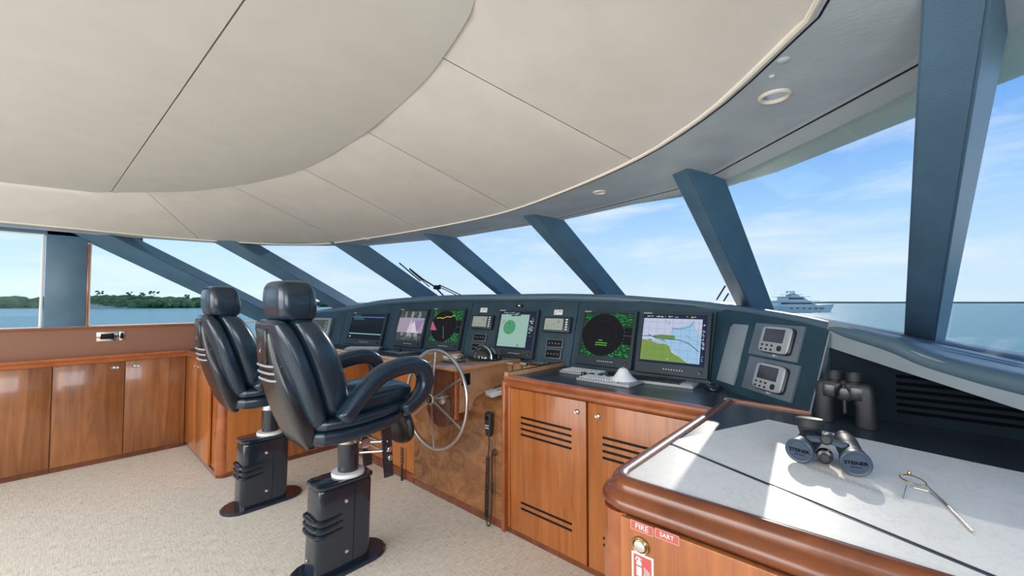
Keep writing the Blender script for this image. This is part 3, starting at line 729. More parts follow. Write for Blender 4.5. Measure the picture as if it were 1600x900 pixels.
# helm console: burl front, sloping shelf, wooden top, wheel pedestal
t = thing('helm_console', 'burl wood helm console with wheel pedestal in the middle', 'console', (-2.3, 2.1, 0))
def burl(bm):
    prof = [(1.945, .05), (1.945, .40), (1.945, .66), (1.952, .72), (1.975, .762), (2.01, .785), (2.10, .81), (2.30, .845), (2.38, .86), (2.38, .05)]
    loft(bm, [[V((x, y, z)) for y, z in prof] for x in (-2.80, -2.5, -2.1, -1.812)])
part('burl_front', t, M_burl, burl, smooth=50)
pbox('skirting', t, M_dark, (-2.30, 1.952, .025), (.98, .02, .05), .003)
part('console_top', t, M_light, lambda bm: prism(bm, [(-2.79, 2.30, .86), (-1.812, 2.34, .86), (-1.812, 2.53, .86), (-2.79, 2.405, .86)], (0, 0, .125)), smooth=0)
# pedestal
def ped(bm):
    pts = [(-2.44, 2.45), (-2.44, 1.86), (-2.40, 1.81), (-2.17, 1.81), (-2.13, 1.85), (-2.13, 2.45)]
    prism(bm, [V((x, y, .60 if y > 1.9 else .66)) for x, y in pts], (0, 0, .33)) if 0 else prism(bm, [V((x, y, .70)) for x, y in pts], (0, 0, .29))
part('pedestal', t, M_light, ped, smooth=30)
pf = [(-2.425, .978), (-2.425, .72)] + [(-2.285 - .14 * math.cos(a), .70 - .11 * math.sin(a)) for a in [PI * k / 10 for k in range(11)]] + [(-2.145, .72), (-2.145, .978)]
part('pedestal_front', t, M_dark, lambda bm: prism(bm, [V((x, 1.95, z)) for x, z in pf], (0, -.155, 0)), smooth=30)
pbox('pedestal_top', t, M_light, (-2.285, 2.12, .995), (.37, .66, .026), .012)
part('corner_strip', t, M_trimw, lambda bm: lathe(bm, [(.022, .66), (.022, .985)], Matrix.Translation((-2.147, 1.828, 0)), 16))
c = P(728, 593, (-2.128, 0, 0), (1, 0, 0)); pbox('speaker_grille', t, M_black, (-2.127, c.y, c.z), (.006, .075, .08), .002, label='small square black grille')
# left rail
part('fiddle_rail', t, M_light, lambda bm: prism(bm, [(-2.82, 1.93, .955), (-2.82, 1.93, 1.015), (-2.82, 2.44, 1.015), (-2.82, 2.44, .955)], (.03, 0, 0)))
part('fiddle_rail', t, M_light, lambda bm: prism(bm, [(-2.82, 1.935, .955), (-2.82, 1.935, 1.0), (-2.47, 1.90, 1.0), (-2.47, 1.90, .955)], (0, .03, 0)))
part('side_shelf', t, M_light, lambda bm: prism(bm, [(-2.79, 1.95, .955), (-2.44, 1.92, .955), (-2.44, 2.45, .955), (-2.79, 2.45, .955)], (0, 0, .022)))

# compass
cc = V((-2.29, 2.24, 1.008))
t = thing('compass', 'black domed steering compass on the pedestal top', 'compass', cc)
part('flange', t, M_hard, lambda bm: lathe(bm, [(.13, 0), (.132, .008), (.11, .014), (.09, .016)], Matrix.Translation(cc), 32))
part('dome', t, simple('compass_dome', (.01, .012, .015), .04, coat=1), lambda bm: lathe(bm, [(.095 * math.cos(a), .012 + .085 * math.sin(a)) for a in [PI / 2 * k / 8 for k in range(9)]], Matrix.Translation(cc), 32), smooth=80)
part('hood', t, M_chrome, lambda bm: tube(bm, [cc + V((.10 * math.cos(a), -.03, .012 + .095 * math.sin(a))) for a in [PI * k / 12 for k in range(13)]], .006, 6))
part('knob', t, M_hard, lambda bm: lathe(bm, [(.02, 0), (.02, .03), (.012, .038)], Matrix.Translation(cc + V((.10, .05, .008))), 16))
# panels on the pedestal top and console
hc_ = bpy.data.objects['helm_console']
def switchpanel(c, sx_, sy_, lb, n=3):
    t = pbox('switch_panel', hc_, M_hard, c + V((0, 0, .004)), (sx_, sy_, .008), .002)
    for q in range(n):
        for k in range(2): pbox('button', t, M_lgrey, c + V(((q - (n - 1) / 2) * sx_ / n, (k - .5) * sy_ * .45, .010)), (sx_ / n * .55, sy_ * .22, .006), .002)
switchpanel(V((-2.36, 1.98, 1.008)), .13, .13, '')
switchpanel(V((-1.90, 2.44, .985)), .10, .13, '', 3)
t = thing('joystick_panel', 'round black control knob flush on the pedestal beside the compass', 'knob', (-2.43, 2.2, 1.008))
part('knob', t, M_hard, lambda bm: lathe(bm, [(.055, 0), (.055, .006), (.035, .012), (.03, .02), (.001, .022)], Matrix.Translation((-2.42, 2.17, 1.008)), 24))

# throttle levers and clear track
t = thing('throttle_control', 'chrome throttle levers on a clear acrylic base beside the pedestal', 'throttle', (-1.95, 2.1, .82))
sl = .10
a, b = V((-2.0, 1.99, .80)), V((-1.90, 2.30, .85))
ax = (b - a).normalized(); sd_ = ax.cross(V((0, 0, 1))).normalized(); upn = sd_.cross(ax)
Mx = Matrix.Translation((a + b) / 2 + upn * .022) @ Matrix((sd_, ax, upn)).transposed().to_4x4()
part('base', t, M_acryl, lambda bm: box(bm, (0, 0, 0), (.10, (b - a).length, .034), .006, Mx))
for q in (-.028, .028):
    part('track', t, M_black, lambda bm: box(bm, (q, .0, .018), (.008, .22, .003), .001, Mx))
for q, dy in ((-.03, .05), (.035, .09)):
    p0 = Mx @ V((q, dy, .016)); p1 = p0 + V((0, 0, .135)); p2 = p1 + V((.045 if q > 0 else -.05, 0, 0))
    part('lever', t, M_chrome, lambda bm: [tube(bm, [p0, p1], .007, 10), tube(bm, [p1 - (p2 - p1).normalized() * .012, p2], .013, 12)])

# steering wheel
hub = V((-2.265, 1.71, .795)); R0 = .325
t = thing('steering_wheel', 'large stainless steering wheel with six thin spokes', 'steering wheel', hub)
WM = frame(hub, (0, -1, .06), (1, 0, 0))
part('rim', t, M_steel, lambda bm: tube(bm, [WM @ V((R0 * math.cos(a), R0 * math.sin(a), -.03)) for a in [2 * PI * k / 64 for k in range(64)]], .0125, 12, closed=True))
for k in range(6):
    a = PI / 2 + .05 + k * PI / 3
    part('spoke', t, M_steel, lambda bm: tube(bm, [WM @ V((.02 * math.cos(a), .02 * math.sin(a), 0)), WM @ V((R0 * math.cos(a), R0 * math.sin(a), -.03))], [.008, .0065], 8))
part('hub', t, M_steel, lambda bm: lathe(bm, [(.024, -.03), (.036, -.012), (.036, .010), (.030, .016), (.001, .017)], WM, 28))
part('hub_cap', t, M_hard, lambda bm: lathe(bm, [(.028, .015), (.026, .020), (.001, .021)], WM, 24))
part('cap_emblem', t, M_steel, lambda bm: tube(bm, [WM @ V((x, y, .0215)) for x, y in [(.012, .012), (-.008, .014), (.008, 0), (-.012, -.004), (.010, -.014)]], .0022, 6))
part('shaft', t, M_steel, lambda bm: lathe(bm, [(.05, -.100), (.045, -.085), (.018, -.08), (.016, -.03)], WM, 20))

# handset on the burl front with coiled cord
def coil(bm, a, b, r, turns, rr):
    a, b = V(a), V(b); n = turns * 10; ax = (b - a).normalized(); u = ax.orthogonal().normalized(); v = ax.cross(u)
    tube(bm, [a.lerp(b, k / n) + (u * math.cos(2 * PI * k / 10) + v * math.sin(2 * PI * k / 10)) * r for k in range(n + 1)], rr, 5)
hx = -1.925; hy = 1.925
t = thing('radio_handset', 'black radio handset clipped to the burl console beside the slotted cabinet', 'radio handset', (hx, hy, .60))
part('body', t, M_rubber, lambda bm: loft(bm, [superring((hx, hy - .006, z), w2, d2, 4, 20) for z, w2, d2 in ((.575, .018, .012), (.59, .023, .016), (.65, .027, .018), (.70, .029, .020), (.722, .027, .018), (.728, .018, .012))]))
part('speaker', t, M_black, lambda bm: lathe(bm, [(.016, 0), (.015, .003), (.001, .0035)], frame((hx, hy - .026, .692), (0, -1, 0)), 20))
for q in range(3):
    for k in range(2): pbox('key', t, M_wtext, (hx + (q - 1) * .012, hy - .0245, .645 - k * .016), (.008, .003, .007), .001)
pbox('keypad', t, M_hard, (hx, hy - .022, .636), (.040, .006, .045), .002)
t = thing('coiled_cord', 'black coiled cord hanging from the radio handset to the floor line', 'cord', (hx, hy, .3))
part('cord', t, M_rubber, lambda bm: (tube(bm, [(hx, hy - .005, .577), (hx + .004, hy - .008, .50), (hx - .004, hy - .01, .44)], .004, 6), coil(bm, (hx - .004, hy - .012, .44), (hx - .015, hy - .015, .04), .011, 34, .0035), tube(bm, cat([(hx - .015, hy - .015, .04), (hx + .005, hy - .02, .005), (hx + .03, hy - .02, .04), (hx + .035, hy - .01, .2), (hx + .03, hy - .008, .40), (hx + .035, hy - .01, .47)], 6), .004, 6)))
pbox('plug', t, M_rubber, (hx + .034, hy - .012, .25), (.014, .014, .07), .005)
part('grommet', t, M_rubber, lambda bm: tube(bm, [V((hx + .035, hy + .012, .47)) + V((.016 * math.cos(a), -.004, .018 * math.sin(a))) for a in [2 * PI * k / 16 for k in range(16)]], .004, 6, closed=True))
p0 = P(628, 700, (0, 1.92, 0), (0, 1, 0)); p1 = P(628, 765, (0, 1.92, 0), (0, 1, 0))
t = thing('hanging_cord', 'second coiled black cord hanging at the left of the steering wheel', 'cord', p0)
part('cord', t, M_rubber, lambda bm: (coil(bm, p0, p0.lerp(p1, .40), .011, 9, .004), tube(bm, [p0.lerp(p1, .4), p0.lerp(p1, .9)], .010, 8), tube(bm, [p0.lerp(p1, .9), p1], .014, 8)))

# ================================================================== INSTRUMENTS
def facet(q0, q1=None):
    a, b = JB[q0], JB[q1 if q1 is not None else q0 + 1]; U = (b - a); U.z = 0; U.normalize()
    N = V((U.y, -U.x, 0)); Vv = (V((0, 0, 1)) - N * TILT).normalized(); N = U.cross(Vv).normalized()
    return a, U, Vv, N
def onf(fc, px, py, d=0): a, U, Vv, N = fc; return P(px, py, a + N * d, N)
def fmat(fc, c): a, U, Vv, N = fc; return Matrix.Translation(c) @ Matrix((U, Vv, N)).transposed().to_4x4()
def rectpx(fc, tl, tr, bl, br, d=.03):
    pts = [onf(fc, *p, d) for p in (tl, tr, bl, br)]; a, U, Vv, N = fc
    c = sum(pts, V()) / 4; w_ = ((pts[1] - pts[0]).dot(U) + (pts[3] - pts[2]).dot(U)) / 2; h_ = ((pts[0] - pts[2]).dot(Vv) + (pts[1] - pts[3]).dot(Vv)) / 2
    return c, w_, h_
F1, F2, F3, F5, F6 = facet(1), facet(2), facet(3), facet(4), facet(5)
def monitor(fc, tl, tr, bl, br, label, draw, mat=None, bez=M_grey, foot=.17, dep=.03):
    c, w_, h_ = rectpx(fc, tl, tr, bl, br, dep); M = fmat(fc, c)
    t = thing('monitor', label, 'monitor', M=M @ Matrix.Translation((0, -h_ / 2, -dep)), group='monitors on the dashboard')
    sb = .07; st = .05; x0, x1 = -w_ / 2 * (1 - 2 * .055), w_ / 2 * (1 - 2 * .055); y0, y1 = -h_ / 2 + h_ * foot, h_ / 2 - h_ * st
    def bz(bm):
        o = [(-w_ / 2, -h_ / 2), (w_ / 2, -h_ / 2), (w_ / 2, h_ / 2), (-w_ / 2, h_ / 2)]; i = [(x0, y0), (x1, y0), (x1, y1), (x0, y1)]
        R = lambda pts, z, g=0: [M @ V((x * (1 - g), y * (1 - g), z)) for x, y in pts]
        rows = [R(o, -dep - .01), R(o, -.006), R(o, 0, .012), R(i, 0, -.01), R(i, -.007)]
        vr = grid(bm, rows, True); bm.faces.new(vr[0]); bm.faces.new(vr[-1])
    b = part('bezel', t, bez, bz, smooth=0)
    pr = Print(M @ Matrix.Translation(((x0 + x1) / 2, (y0 + y1) / 2, -.0065)), x1 - x0, y1 - y0); draw(pr); pr.build('display', mat or M_screen, t)
    for k in range(8): part('button', t, M_wtext, lambda bm: box(bm, (w_ * (-.08 + k * .036), -h_ / 2 + h_ * .085, .001), (w_ * .014, h_ * .014, .003), .0005, M))
    part('knob', t, M_hard, lambda bm: lathe(bm, [(.011, 0), (.010, .010), (.001, .011)], M @ Matrix.Translation((w_ * .40, -h_ / 2 + h_ * .085, 0)), 14))
    text('logo', t, M_wtext, 'FURUNO', M @ Matrix.Translation((-w_ * .39, h_ / 2 - h_ * .025, .0005)), h_ * .035)
    return t, M
GRN = (.02, .45, .08); DK = (.004, .006, .012)
def spots(pr, x0, y0, x1, y1, n, cols, w=.02, h=.012):
    pr.l += 1
    for k in range(n):
        x = random.uniform(x0, x1 - w); y = random.uniform(y0, y1 - h); c = random.choice(cols); pr.rect(x, y, x + w * random.uniform(.3, 1), y + h, c, False)
def radar(yellow):
    def f(pr):
        pr.rect(0, 0, 1, 1, (.012, .05, .02)); G = [(.01, .25, .05), (.008, .10, .03), (.02, .45, .08), (.005, .05, .02), (.004, .03, .015)]
        spots(pr, .62, .72, 1, 1, 130, G, .05, .015); spots(pr, .55, 0, 1, .30, 170, G, .05, .015); spots(pr, 0, 0, .3, .15, 60, G, .05, .015); spots(pr, 0, .8, .18, 1, 40, G, .04, .015)
        pr.rect(.80, .30, 1, .68, DK); pr.line([(.80, .5), (1, .5)], .002, (.2, .2, .2))
        pr.disc(.42, .50, .42, (.006, .006, .010), 48, 1.16)
        for k in range(40):
            a = 2 * PI * k / 40; x, y = .42 + .44 * math.cos(a), .5 + .44 * 1.16 * math.sin(a)
            if 0 < x < 1 and 0 < y < 1: pr.rect(x - .005, max(0, y - .006), x + .005, min(1, y + .006), (.25, .45, .55), False)
        for r in (.14, .28): pr.line([(.42 + r * math.cos(a), .5 + r * 1.16 * math.sin(a)) for a in [2 * PI * k / 40 for k in range(41)]], .0012, (.03, .05, .05))
        if yellow:
            pr.line([(.14, .74), (.25, .76), (.35, .74), (.48, .80), (.60, .79), (.70, .84), (.74, .83)], .008, (.75, .65, .05))
            pr.line([(.42, .5), (.5, .12)], .004, (.2, .5, .5)); pr.poly([(0, .36), (.22, .36), (.04, .62), (0, .62)], (.45, .12, .2))
        else:
            for k, y in enumerate((.36, .30, .25)): pr.rect(.30 if k else .36, y, .54 if k else .44, y + .02, (.1, .45, .04))
    return f
def camview(pr):
    pr.rect(0, 0, 1, 1, (.05, .07, .07))
    for k in range(150):
        x = random.random(); y = random.random(); g = random.uniform(.03, .28); pr.rect(x * .97, y * .95, min(1, x * .97 + .03), min(1, y * .95 + .06), (g * .9, g, g * .95), False)
    for x0, x1, g in ((.18, .28, .5), (.42, .55, .6), (.70, .82, .55)):
        pr.poly([(x0, .15), (x1, .15), (x1 - .02, .97), (x0 + .03, .97)], (g * .45, g * .5, g * .5))
    pr.rect(0, .26, 1, .76, (.38, .31, .42)); pr.poly([(.38, .26), (.86, .26), (.62, .66)], (.70, .62, .72)); pr.poly([(.62, .66), (.78, .28), (1, .70)], (.30, .22, .40)); pr.poly([(.40, .30), (.50, .74), (.58, .30)], (.62, .55, .66))
    for k in range(26): x = random.uniform(.35, .85); y = random.uniform(.02, .2); pr.line([(x, y), (x + random.uniform(-.05, .05), y + .12)], .004, (.4, .42, .42))
def terminal(pr):
    pr.rect(0, 0, 1, 1, (.006, .012, .02)); pr.rect(0, .87, 1, .90, (.16, .20, .50)); pr.rect(.02, .94, .25, .96, (.02, .25, .2)); pr.rect(.04, .82, .35, .84, (.03, .2, .25)); pr.rect(.04, .78, .40, .80, (.03, .2, .25))
    pr.rect(0, .20, 1, .235, (.30, .55, .50)); pr.rect(.03, .07, .08, .12, (.3, .6, .5))
def plotter(pr):
    pr.rect(0, 0, 1, 1, (.010, .02, .05)); pr.rect(.03, .06, .82, .93, (.32, .52, .45)); pr.disc(.31, .58, .17, (.055, .26, .13)); pr.disc(.31, .58, .165, (.075, .32, .16))
    pr.line([(.27, .70), (.31, .66)], .008, (.02, .05, .03)); pr.line([(.30, .58), (.34, .50)], .003, (.02, .15, .08)); pr.line([(.09, .66), (.12, .72), (.14, .78)], .009, (.65, .04, .05))
    pr.poly([(.08, .06), (.5, .06), (.35, .12), (.16, .11)], (.36, .50, .60)); pr.line([(.42, .08), (.40, .45)], .0015, (.2, .4, .35)); pr.rect(.60, .07, .62, .14, (.02, .05, .08))
    spots(pr, .84, .3, .99, .85, 26, [(.5, .55, .6)], .07, .012); spots(pr, .02, .94, .6, .99, 14, [(.4, .45, .5)], .06, .012); spots(pr, .3, .88, .62, .93, 10, [(0, 0, 0)], .05, .03); spots(pr, .01, .1, .05, .8, 22, [(.02, .1, .1)], .03, .02)
def chartview(pr):
    pr.rect(0, 0, 1, 1, (.010, .02, .06)); pr.rect(.0, .05, .93, .93, (.56, .60, .78)); B = (.36, .58, .82)
    pr.poly([(.0, .46), (.45, .60), (.48, .72), (.70, .80), (.80, .88), (.84, .72), (.93, .60), (.93, .05), (.78, .05), (.6, .18), (.45, .35)], B)
    pr.poly([(.0, .60), (.35, .57), (.5, .52), (.4, .46), (0, .5)], (.50, .68, .86)); pr.poly([(.18, .56), (.30, .59), (.54, .58), (.53, .50), (.35, .50), (.22, .53)], (.16, .26, .06))
    pr.poly([(0, .05), (.76, .05), (.62, .16), (.50, .24), (.46, .36), (.40, .40), (.28, .40), (.10, .46), (0, .48)], (.20, .33, .07)); 
    pr.line([(.48, .73), (.60, .72), (.72, .76), (.78, .80), (.80, .90)], .006, (.08, .32, .40)); pr.line([(0, .54), (.15, .55), (.35, .50), (.60, .50), (.75, .44), (.90, .30)], .006, (.03, .12, .13)); pr.line([(.1, .58), (.25, .50), (.40, .46)], .005, (.02, .03, .03))
    for k in range(7): x = .10 + k * .13; pr.line([(x, .05), (x, .93)], .0011, (.10, .13, .20))
    for k in range(6): y = .15 + k * .14; pr.line([(0, y), (.93, y)], .0011, (.10, .13, .20))
    spots(pr, .45, .08, .93, .85, 190, [(.08, .15, .25), (.15, .25, .45)], .008, .006); spots(pr, .0, .5, .45, .9, 60, [(.2, .25, .35)], .008, .006); spots(pr, .02, .95, .9, .985, 22, [(.5, .55, .6)], .05, .012); spots(pr, .94, .1, .99, .9, 30, [(.5, .55, .6)], .03, .012)
    pr.disc(.14, .45, .035, (.55, .12, .08), 16); pr.disc(.14, .45, .027, (.30, .33, .10), 16); pr.rect(.76, .95, .78, .98, (.6, .5, .05)); pr.line([(.36, .90), (.40, .82), (.44, .85), (.42, .78)], .002, (.1, .12, .2))
    pr.line([(.70, .60), (.80, .52), (.93, .45)], .003, (.1, .25, .6)); pr.disc(.45, .10, .012, (.6, .6, .2), 10)
def greyscreen(pr):
    pr.rect(0, 0, 1, 1, (.10, .13, .12)); 
    for k in range(7): pr.rect(.86, .12 + k * .12, .97, .17 + k * .12, (.4, .42, .4))
monitor(F1, (546, 489), (602, 488), (541, 538), (598, 540), 'monitor with a nearly black text screen, second from the left', terminal)
monitor(F2, (624, 483), (668, 482), (612, 540), (658, 544), 'monitor showing a pinkish grey camera picture, left neighbour of a radar', camview)
monitor(F2, (676, 482), (728, 481), (663, 544), (715, 548), 'radar monitor with a yellow echo line, left of the steering wheel top', radar(True))
monitor(F3, (779, 483.5), (842, 483.5), (768, 556), (832, 561), 'centre monitor showing a pale green plot, behind the compass', plotter)
monitor(F5, (910, 485), (997, 485.5), (899, 568), (985, 577), 'radar monitor with a black circle and green text, left of the colour chart', radar(False))
monitor(F5, (1003, 487), (1114, 488.5), (990, 579), (1104, 594), 'largest monitor, showing a coloured sea chart, rightmost on the dashboard', chartview)
# far left small display, half hidden by the chair
F0 = facet(0); c = onf(F0, 497, 513, .03); Mg = fmat(F0, c)
t = thing('display_unit', 'small grey display with side keys, leftmost, half hidden by the right chair', 'display', M=Mg)
part('case', t, M_lgrey, lambda bm: box(bm, (0, 0, -.015), (.34, .25, .045), .008, Mg)); pr = Print(Mg @ Matrix.Translation((-.01, 0, .0085)), .28, .20); greyscreen(pr); pr.build('display', M_scr_dark, t)
# two small LCD repeaters
for (fc, tl, tr, bl, br, lb) in ((F3, (739, 491), (771, 492), (733, 512), (767, 515), 'small LCD instrument left of the centre monitor'), (F3, (850, 494), (894, 495), (845, 517), (888, 521), 'small LCD instrument right of the centre monitor, slightly larger')):
    c, w_, h_ = rectpx(fc, tl, tr, bl, br, .03); M = fmat(fc, c)
    t = thing('lcd_instrument', lb, 'instrument', M=M, group='small LCD instruments')
    part('case', t, M_grey, lambda bm: box(bm, (0, 0, -.02), (w_, h_, .045), .007, M))
    def lcd(pr):
        pr.rect(0, 0, 1, 1, (.36, .40, .34)); pr.disc(.75, .70, .05, (.08, .09, .07), 12, .9 * 3); pr.disc(.75, .70, .03, (.36, .40, .34), 12, .9 * 3)
        spots(pr, .08, .15, .9, .55, 12, [(.10, .11, .09)], .05, .05)
    pr = Print(M @ Matrix.Translation((-w_ * .08, 0, .0028)), w_ * .66, h_ * .72); lcd(pr); pr.build('display', M_print, t)
    for k in range(5): part('button', t, M_wtext, lambda bm: box(bm, (w_ * .37, h_ * (.30 - k * .15), .004), (w_ * .08, h_ * .085, .004), .002, M))
# rocker panels
for (tl, tr, bl, br, lb, g) in (((742, 522), (760, 523), (739, 531), (757, 533), 'small black indicator strip under the left LCD instrument, the upper one', 0), ((739, 537), (756, 538), (736, 547), (753, 549), 'small black indicator strip just left of the compass, the lower one', 0),
                              ((856, 531), (879, 532), (854, 541), (877, 543), 'small black switch strip under the right LCD instrument, the upper one', 1), ((854, 546), (876, 548), (852, 558), (874, 560), 'small black switch strip under the right LCD instrument, the lower one', 1)):
    c, w_, h_ = rectpx(F3, tl, tr, bl, br, .008); M = fmat(F3, c)
    t = thing('switch_strip', lb, 'switch panel', M=M)
    part('plate', t, M_mgrey, lambda bm: box(bm, (0, 0, -.004), (w_ * 1.15, h_ * 1.25, .012), .003, M))
    part('insert', t, M_black, lambda bm: box(bm, (0, 0, .003), (w_, h_, .004), .001, M))
    for k in range(4): part('lamp', t, M_lgrey, lambda bm: box(bm, (w_ * (-.34 + .22 * k), 0, .0055), (w_ * .08, h_ * .14, .002), .0005, M))
for (fc, x, y, lb, s1, s2) in ((F3, 756, 484.5, 'white nameplate above the left LCD instrument', 'AFT', 'FWD'), (F3, 872.5, 488, 'white nameplate above the right LCD instrument', 'STBD', 'STEERING')):
    c = onf(fc, x, y, .003); M = fmat(fc, c); t = thing('nameplate', lb, 'nameplate', M=M)
    part('plate', t, M_whitep, lambda bm: box(bm, (0, 0, 0), (.075, .042, .004), .001, M))
    pr = Print(M @ Matrix.Translation((0, 0, .0024)), .06, .03); spots(pr, 0, .6, 1, .95, 7, [(.1, .1, .1)], .12, .2); spots(pr, 0, .15, 1, .4, 9, [(.2, .2, .2)], .1, .12); pr.build('lettering', M_print, t)
c = onf(F3, 812, 478, .006); M = fmat(F3, c); t = thing('indicator_lamp', 'tiny indicator lamp in a dark holder above the centre monitor', 'lamp', M=M)
part('holder', t, M_black, lambda bm: box(bm, (0, 0, 0), (.06, .022, .014), .003, M)); part('lens', t, M_wtext, lambda bm: box(bm, (.0, 0, .008), (.024, .012, .004), .002, M))

# starboard end panel: blank plate and two autopilot controllers on square plates
def frect(fc, px, sx_, sy_, d):
    c = onf(fc, *px, d); return fmat(fc, c)
M = frect(F6, (1146, 553), 0, 0, .008)
c, w_, h_ = rectpx(F6, (1140, 506), (1166, 507), (1122, 596), (1148, 601), .012); M = fmat(F6, c)
t = thing('blank_plate', 'tall narrow blank grey plate right of the chart monitor', 'panel', M=M); part('plate', t, M_lgrey, lambda bm: box(bm, (0, 0, -.006), (w_, h_, .016), .002, M))
for (pl_, un, lb, s) in ((((1180, 505), (1256, 507), (1169, 556), (1246, 565)), ((1190, 509), (1236, 511), (1184, 548), (1230, 555)), 'silver heading controller with a dark screen, upper of two, beside the binoculars stand', 'GPS 1'),
                         (((1169, 557), (1250, 567), (1159, 609), (1236, 628)), ((1181, 566), (1226, 571), (1174, 604), (1219, 616)), 'silver heading controller with a dark screen, lower of two, just above the counter', 'GPS 2')):
    c, w_, h_ = rectpx(F6, *pl_, .01); M = fmat(F6, c); h_ *= .96
    t = thing('mounting_plate', 'grey square plate behind the %s silver controller' % ('upper' if s == 'GPS 1' else 'lower'), 'panel', M=M); part('plate', t, M_mgrey, lambda bm: box(bm, (0, 0, -.006), (w_, h_, .014), .0015, M))
    c2, w2, h2 = rectpx(F6, *un, .035); M2 = fmat(F6, c2)
    text('lettering', t, M_wtext, s, M @ Matrix.Translation(((c2 - c).dot(F6[1]), -h_ / 2 + .012, .0015)), .012)
    t = thing('gps_unit', lb, 'instrument', M=M2)
    part('case', t, M_sil, lambda bm: loft(bm, [superring(M2 @ V((0, 0, z)), w2 / 2 * k, h2 / 2 * k, 7, 40, F6[1], F6[2]) for z, k in ((-.034, .93), (-.012, .99), (-.006, 1.0), (0, .96), (.001, .90))]), smooth=40)
    part('shroud', t, M_hard, lambda bm: loft(bm, [superring(M2 @ V((.003, -.001, z)), w2 / 2 * k, h2 / 2 * k, 7, 40, F6[1], F6[2]) for z, k in ((-.033, 1.0), (-.012, 1.035), (-.008, 1.0))]), smooth=40)
    pr = Print(M2 @ Matrix.Translation((-.004, h2 * .14, .0018)), w2 * .68, h2 * .50); pr.rect(0, 0, 1, 1, (.02, .02, .025)); pr.rect(.06, .07, .94, .93, (.045, .035, .035)); spots(pr, .3, .3, .8, .6, 8, [(.10, .05, .05)], .1, .06); pr.build('display', colmat('lcd_off', rough=.1), t)
    for r_ in range(2):
        for k in range(3): part('button', t, M_hard, lambda bm: lathe(bm, [(.0062, 0), (.006, .003), (.001, .004)], M2 @ Matrix.Translation((w2 * (-.34 + .17 * k), h2 * (-.24 - .16 * r_), .001)) @ Matrix.Diagonal((1.1, .8, 1, 1)), 12))
    part('dial', t, M_hard, lambda bm: lathe(bm, [(.0135, 0), (.013, .004), (.009, .005), (.001, .0055)], M2 @ Matrix.Translation((w2 * .26, -h2 * .31, .001)), 24))
# ================================================================== KEYBOARDS AND MICE
def keyboard(c, rz, w_, d_, label, body=M_lgrey, keys=M_whitep, pad=True):
    t = thing('keyboard', label, 'keyboard', c, rz)
    part('base', t, body, lambda bm: box(bm, (0, 0, .009), (w_, d_, .018), .005), local=True)
    n = 15; m = 5; kw = w_ * (.74 if pad else .94); x0 = -w_ / 2 + .012
    def ks(bm):
        for i in range(n):
            for j in range(m): box(bm, (x0 + kw * (i + .5) / n, (j - (m - 1) / 2) * d_ * .18, .020), (kw / n * .72, d_ * .118, .007), 0)
    part('key_bed', t, M_black, lambda bm: box(bm, (x0 + kw / 2, 0, .0178), (kw + .004, d_ * .92, .002)), local=True, smooth=0)
    k = part('keys', t, keys, ks, local=True, smooth=0); k['kind'] = 'stuff'
    if pad: part('touchpad', t, M_sil, lambda bm: box(bm, (w_ * .36, 0, .0185), (w_ * .2, d_ * .7, .004), .001), local=True)
    return t
CT = .973
dirk = lambda a, b: math.atan2(b.y - a.y, b.x - a.x)
def kbpx(pa, pb, depth, label, **k):    # near edge from pa to pb on the counter
    a, b = Z(*pa, CT), Z(*pb, CT); u = (b - a).normalized(); v = V((-u.y, u.x, 0)); c = (a + b) / 2 + v * depth / 2
    return keyboard(c, dirk(a, b), (b - a).length, depth, label, **k)
kbpx((900, 594), (983, 607), .17, 'white keyboard nearest the counter edge, in front of the green radar monitor', body=M_sil)
kbpx((992, 598), (1083, 609), .15, 'black-keyed keyboard below the colour chart monitor', body=M_sil, keys=M_hard)
kbpx((874, 582), (932, 590), .15, 'pale keyboard against the dashboard at the left of the counter', body=M_sil, pad=False)
kbpx((538, 547), (592, 547), .13, 'light keyboard on the left console under the text monitor', body=M_sil, pad=False)
kbpx((655, 558), (715, 560), .15, 'white keyboard on the left console below the first radar monitor', pad=False, body=M_whitep)
c = Z(965, 596, CT + .02)
t = thing('trackball', 'white cone-shaped trackball standing on the keyboards', 'trackball', c + V((0, .07, 0)))
c = c + V((0, .07, 0))
part('body', t, M_whitep, lambda bm: lathe(bm, [(.085, -.012), (.080, .0), (.055, .018), (.036, .045), (.026, .062), (.012, .070), (.001, .071)], Matrix.Translation(c), 28), smooth=60)
part('ball', t, M_sil, lambda bm: lathe(bm, [(.02 * math.cos(a), .055 + .02 * math.sin(a)) for a in [PI / 2 * k / 5 for k in range(6)]], Matrix.Translation(c), 16), smooth=60)
for q in range(5):
    p = Z(912 + q * 13, 581 + q * 1.6, CT + .03)
    t = thing('control_knob', 'small black knob in the row behind the keyboards, %s' % ('leftmost', 'second from the left', 'third, in the middle', 'fourth from the left', 'rightmost, beside the white trackball')[q], 'knob', p, 0, 'black knobs behind the keyboards')
    part('knob', t, M_hard, lambda bm: lathe(bm, [(.018, -.028), (.016, -.002), (.001, 0)], Matrix.Translation(p), 14))
def mouse(px, py, rz, label, z=CT, mat=M_hard):
    c = Z(px, py, z); t = thing('computer_mouse', label, 'mouse', c, rz)
    part('shell', t, mat, lambda bm: loft(bm, [superring((0, y, h * .5), w2, h * .5, 3, 20, V((1, 0, 0)), V((0, 0, 1))) for y, w2, h in ((-.055, .012, .010), (-.048, .026, .024), (-.02, .032, .036), (.015, .031, .034), (.045, .026, .020), (.055, .014, .010))]), local=True, sub=1)
    part('wheel', t, M_lgrey, lambda bm: lathe(bm, [(.008, -.003), (.008, .003)], frame((0, .028, .027), (1, 0, 0)), 12), local=True)
mouse(1112, 609, .6, 'black mouse right of the keyboards on the starboard counter')
mouse(622, 549, .9, 'dark mouse on a pale mat on the left console')
